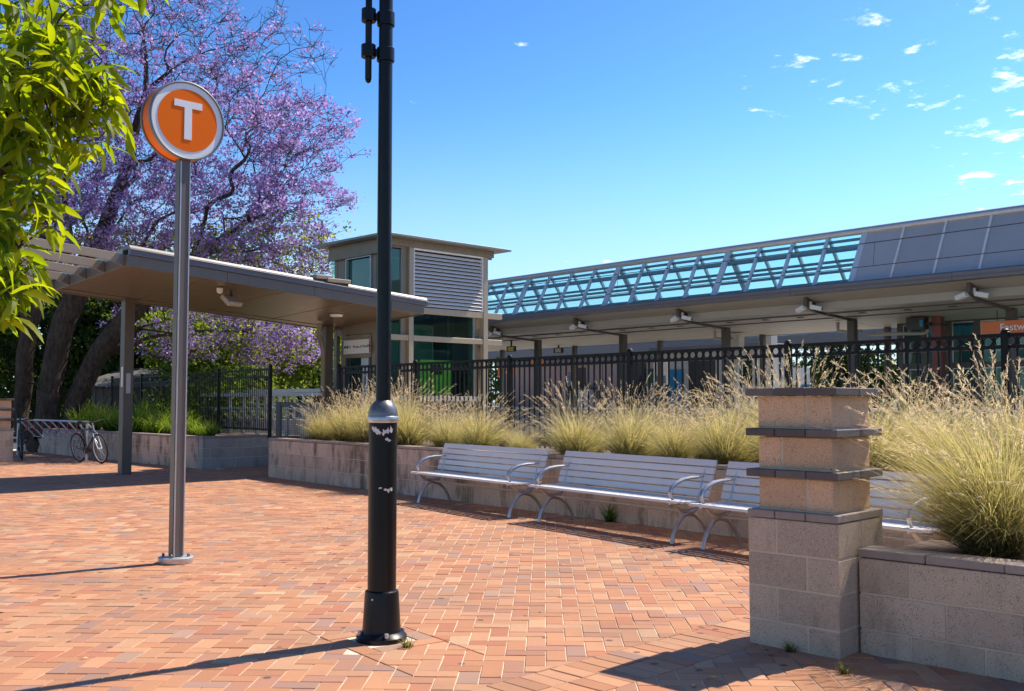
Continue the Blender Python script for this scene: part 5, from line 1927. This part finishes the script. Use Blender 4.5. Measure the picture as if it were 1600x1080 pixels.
def overhanging_tree():
    """mango-like tree whose leaves hang in from the left"""
    base = np.array([-4.6, 6.3, 0.])
    t = thing('overhanging_tree', 'large-leaved bright green tree hanging in at the upper left corner', 'tree', tuple(base), 0)
    nodes = [(-4.6, 6.3, -.05), (-4.55, 6.3, .8), (-4.5, 6.32, 1.7), (-4.3, 6.35, 2.6), (-4.0, 6.3, 3.3), (-3.7, 6.3, 3.9)]
    par = [-1, 0, 1, 2, 3, 4]
    lobes = [((-3.35, 6.3, 3.45), (.80, .75, .62), 3.6), ((-2.95, 6.25, 3.42), (.42, .6, .46), 2.4), ((-3.4, 6.4, 4.2), (1.1, .9, .6), 2.2), ((-4.5, 6.5, 4.3), (1.3, 1.2, 1.0), 2),
             ((-3.20, 6.1, 2.75), (.42, .5, .36), 1.2), ((-3.13, 6.0, 2.28), (.17, .3, .34), .7), ((-4.4, 6.4, 3.2), (.9, 1., .8), 1)]
    pts = in_lobes(350, lobes, 12)
    P, pa = grow(np.array(nodes), np.array(par), pts, .35, base)
    o = -Vector(base)
    me, rad, kids = limb_mesh('trunk', P, pa, .0035, 2.2, 'bark', 0, 9, .13, 3, 8)
    obj('trunk', me, t, o)
    g_ = np.random.default_rng(17)
    tips = P[len(nodes):]
    # leaf templates: folded, curved lance shapes, base at origin, pointing +x
    temps = []
    for k in range(6):
        L, W = (.17, .021), 0
        v, f = [], []
        n = 6
        ln = .18 + .022 * (k % 3)
        w = .025 + .005 * (k % 2)
        curl = (.15, .5, .8, .3, 1.0, .6)[k]
        ang = 0
        x = z = 0.
        fold = (.35, .5, .25, .6, .4, .45)[k]
        for q in range(n + 1):
            s = q / n
            hw = w * (math.sin(math.pi * min(1, s * 1.02) ** .78)) ** .8 if 0 < s < 1 else .0008
            wav = .003 * math.sin(s * 15 + k)
            v += [(x, -hw * math.cos(fold), z + hw * math.sin(fold) + wav), (x, 0, z), (x, hw * math.cos(fold), z + hw * math.sin(fold) - wav)]
            a = -curl * s
            x += ln / n * math.cos(a)
            z += ln / n * math.sin(a)
        for q in range(n):
            i = q * 3
            f += [(i, i + 1, i + 4, i + 3), (i + 1, i + 2, i + 5, i + 4)]
        temps.append((np.array(v), np.array(f)))
    ms = [np_mesh('leaf', v, f, None, 'big leaf', True) for v, f in temps]
    leaves = []
    for p in tips:
        m = g_.integers(6, 10)
        a0 = g_.uniform(0, 6.28)
        for q in range(m):
            az = a0 + q * 2.4 + g_.normal(0, .3)
            el = g_.normal(-.45, .45)
            leaves.append((p + g_.normal(0, .03, 3), az, el, g_.normal(0, .6), g_.uniform(.75, 1.2), int(g_.integers(0, 6))))

    def vis(l):
        p = l[0]
        return abs(p[0] / p[1]) < .50 and (p[2] - 1.45) / p[1] < .41
    leaves.sort(key=lambda l: (not vis(l), l[0][1]))
    twigs = MB()
    AV, AF, n = [], [], 0
    for i, (p, az, el, roll, sc, k) in enumerate(leaves):
        M = Matrix.Rotation(az, 3, 'Z') @ Matrix.Rotation(-el, 3, 'Y') @ Matrix.Rotation(roll, 3, 'X')
        d = M @ Vector((1, 0, 0))
        b = Vector(p) + d * .025
        if i < 300:
            ob = obj('leaf', ms[k], t, b + o, M.to_euler(), (sc, sc, sc))
        else:
            v = (np.array(M) @ (temps[k][0] * sc).T).T + np.array(b)
            AV.append(v)
            AF.append(temps[k][1] + n)
            n += len(v)
        twigs.tube([Vector(p), b], [.0022, .0015], 3, False)
    if AV:
        stuff(obj('leaf_mass', np_mesh('leaf_mass', np.concatenate(AV), np.concatenate(AF), None, 'big leaf', True), t, o))
    me = bpy.data.meshes.new('leaf_stalks')
    me.from_pydata(twigs.v, [], twigs.f)
    me.materials.append(MATS['twig'])
    stuff(obj('leaf_stalks', me, t, o))


overhanging_tree()


# ------------------------------------------------------------------ person on the platform
def person():
    x, y = -17.7, 6.0
    loc = (ST_C[0] + .661 * x + .75 * y, ST_C[1] - .75 * x + .661 * y, 1.2)
    t = thing('person', 'person in a grey-blue shirt and dark trousers standing at the kiosk counter', 'person', loc, R(10))
    J = {'pel': (0, 0, .92, .13), 'waist': (0, 0, 1.08, .125), 'chest': (0, 0, 1.3, .15), 'neck': (0, .01, 1.47, .06), 'head': (0, -.01, 1.6, .085), 'top': (0, -.01, 1.68, .07),
         'ls': (-.18, 0, 1.40, .06), 'le': (-.24, .05, 1.15, .045), 'lw': (-.20, -.12, .98, .035), 'lh': (-.19, -.2, .96, .035),
         'rs': (.18, 0, 1.40, .06), 're': (.24, .04, 1.14, .045), 'rw': (.2, -.14, 1.0, .035), 'rh': (.19, -.22, .99, .035),
         'lp': (-.09, 0, .86, .095), 'lk': (-.1, -.01, .48, .065), 'la': (-.1, .03, .09, .045), 'lt': (-.1, -.12, .04, .04),
         'rp': (.09, 0, .86, .095), 'rk': (.1, -.01, .48, .065), 'ra': (.1, .03, .09, .045), 'rt': (.1, -.12, .04, .04)}
    names = list(J)
    E = [('pel', 'waist'), ('waist', 'chest'), ('chest', 'neck'), ('neck', 'head'), ('head', 'top'), ('chest', 'ls'), ('ls', 'le'), ('le', 'lw'), ('lw', 'lh'),
         ('chest', 'rs'), ('rs', 're'), ('re', 'rw'), ('rw', 'rh'), ('pel', 'lp'), ('lp', 'lk'), ('lk', 'la'), ('la', 'lt'), ('pel', 'rp'), ('rp', 'rk'), ('rk', 'ra'), ('ra', 'rt')]
    me = bpy.data.meshes.new('body')
    me.from_pydata([J[n][:3] for n in names], [(names.index(a), names.index(b)) for a, b in E], [])
    ob = obj('body', me, t)
    sk = ob.modifiers.new('skin', 'SKIN')
    for i, n in enumerate(names):
        d = me.skin_vertices[0].data[i]
        d.radius = (J[n][3], J[n][3])
        d.use_root = n == 'pel'
    sb = ob.modifiers.new('sub', 'SUBSURF')
    sb.levels = sb.render_levels = 1
    dg = bpy.context.evaluated_depsgraph_get()
    m2 = bpy.data.meshes.new_from_object(ob.evaluated_get(dg))
    ob.modifiers.clear()
    ob.data = m2
    m2.materials.clear()
    for nm in ('skin', 'shirt blue grey', 'trousers dark', 'hair dark'):
        m2.materials.append(MATS[nm])
    for p in m2.polygons:
        c = p.center
        p.use_smooth = True
        if c.z < .95 and abs(c.x) < .17:
            p.material_index = 2
        elif c.z < 1.45 and not (abs(c.x) > .15 and c.z < 1.17):
            p.material_index = 1
        elif c.z > 1.56 and (c.y > -.045 or c.z > 1.66):
            p.material_index = 3
        else:
            p.material_index = 0


person()

# ------------------------------------------------------------------ dry leaves on the paving
def litter():
    mb = MB()
    mb.add([(-.045, 0, .004), (-.015, -.012, .012), (-.015, .013, .003), (.02, -.014, .006), (.02, .012, .014), (.05, 0, .006)],
           [(0, 1, 2), (1, 3, 4, 2), (3, 5, 4)])
    me = mb.mesh('dry_leaf', 'dry leaf')
    rr = random.Random(2)
    for (x, y) in ((-2.42, 5.75), (-3.1, 5.42), (-1.55, 8.9), (-3.9, 12.2), (-2.1, 11.6), (.45, 9.0), (1.05, 5.35), (.2, 7.0), (-2.7, 8.45), (-.1, 10.6), (-5.2, 13.4), (.93, 5.2)):
        o = obj('dry_leaf', me, None, (x, y, .003), (rr.uniform(-.1, .1), rr.uniform(-.1, .1), rr.uniform(0, 6)))
        k = rr.uniform(.5, 1.0)
        o.scale = (k, k, k)
        tag(o, 'small dry leaf lying on the sunny brick paving', 'leaf', 'dry leaves on the paving')


litter()
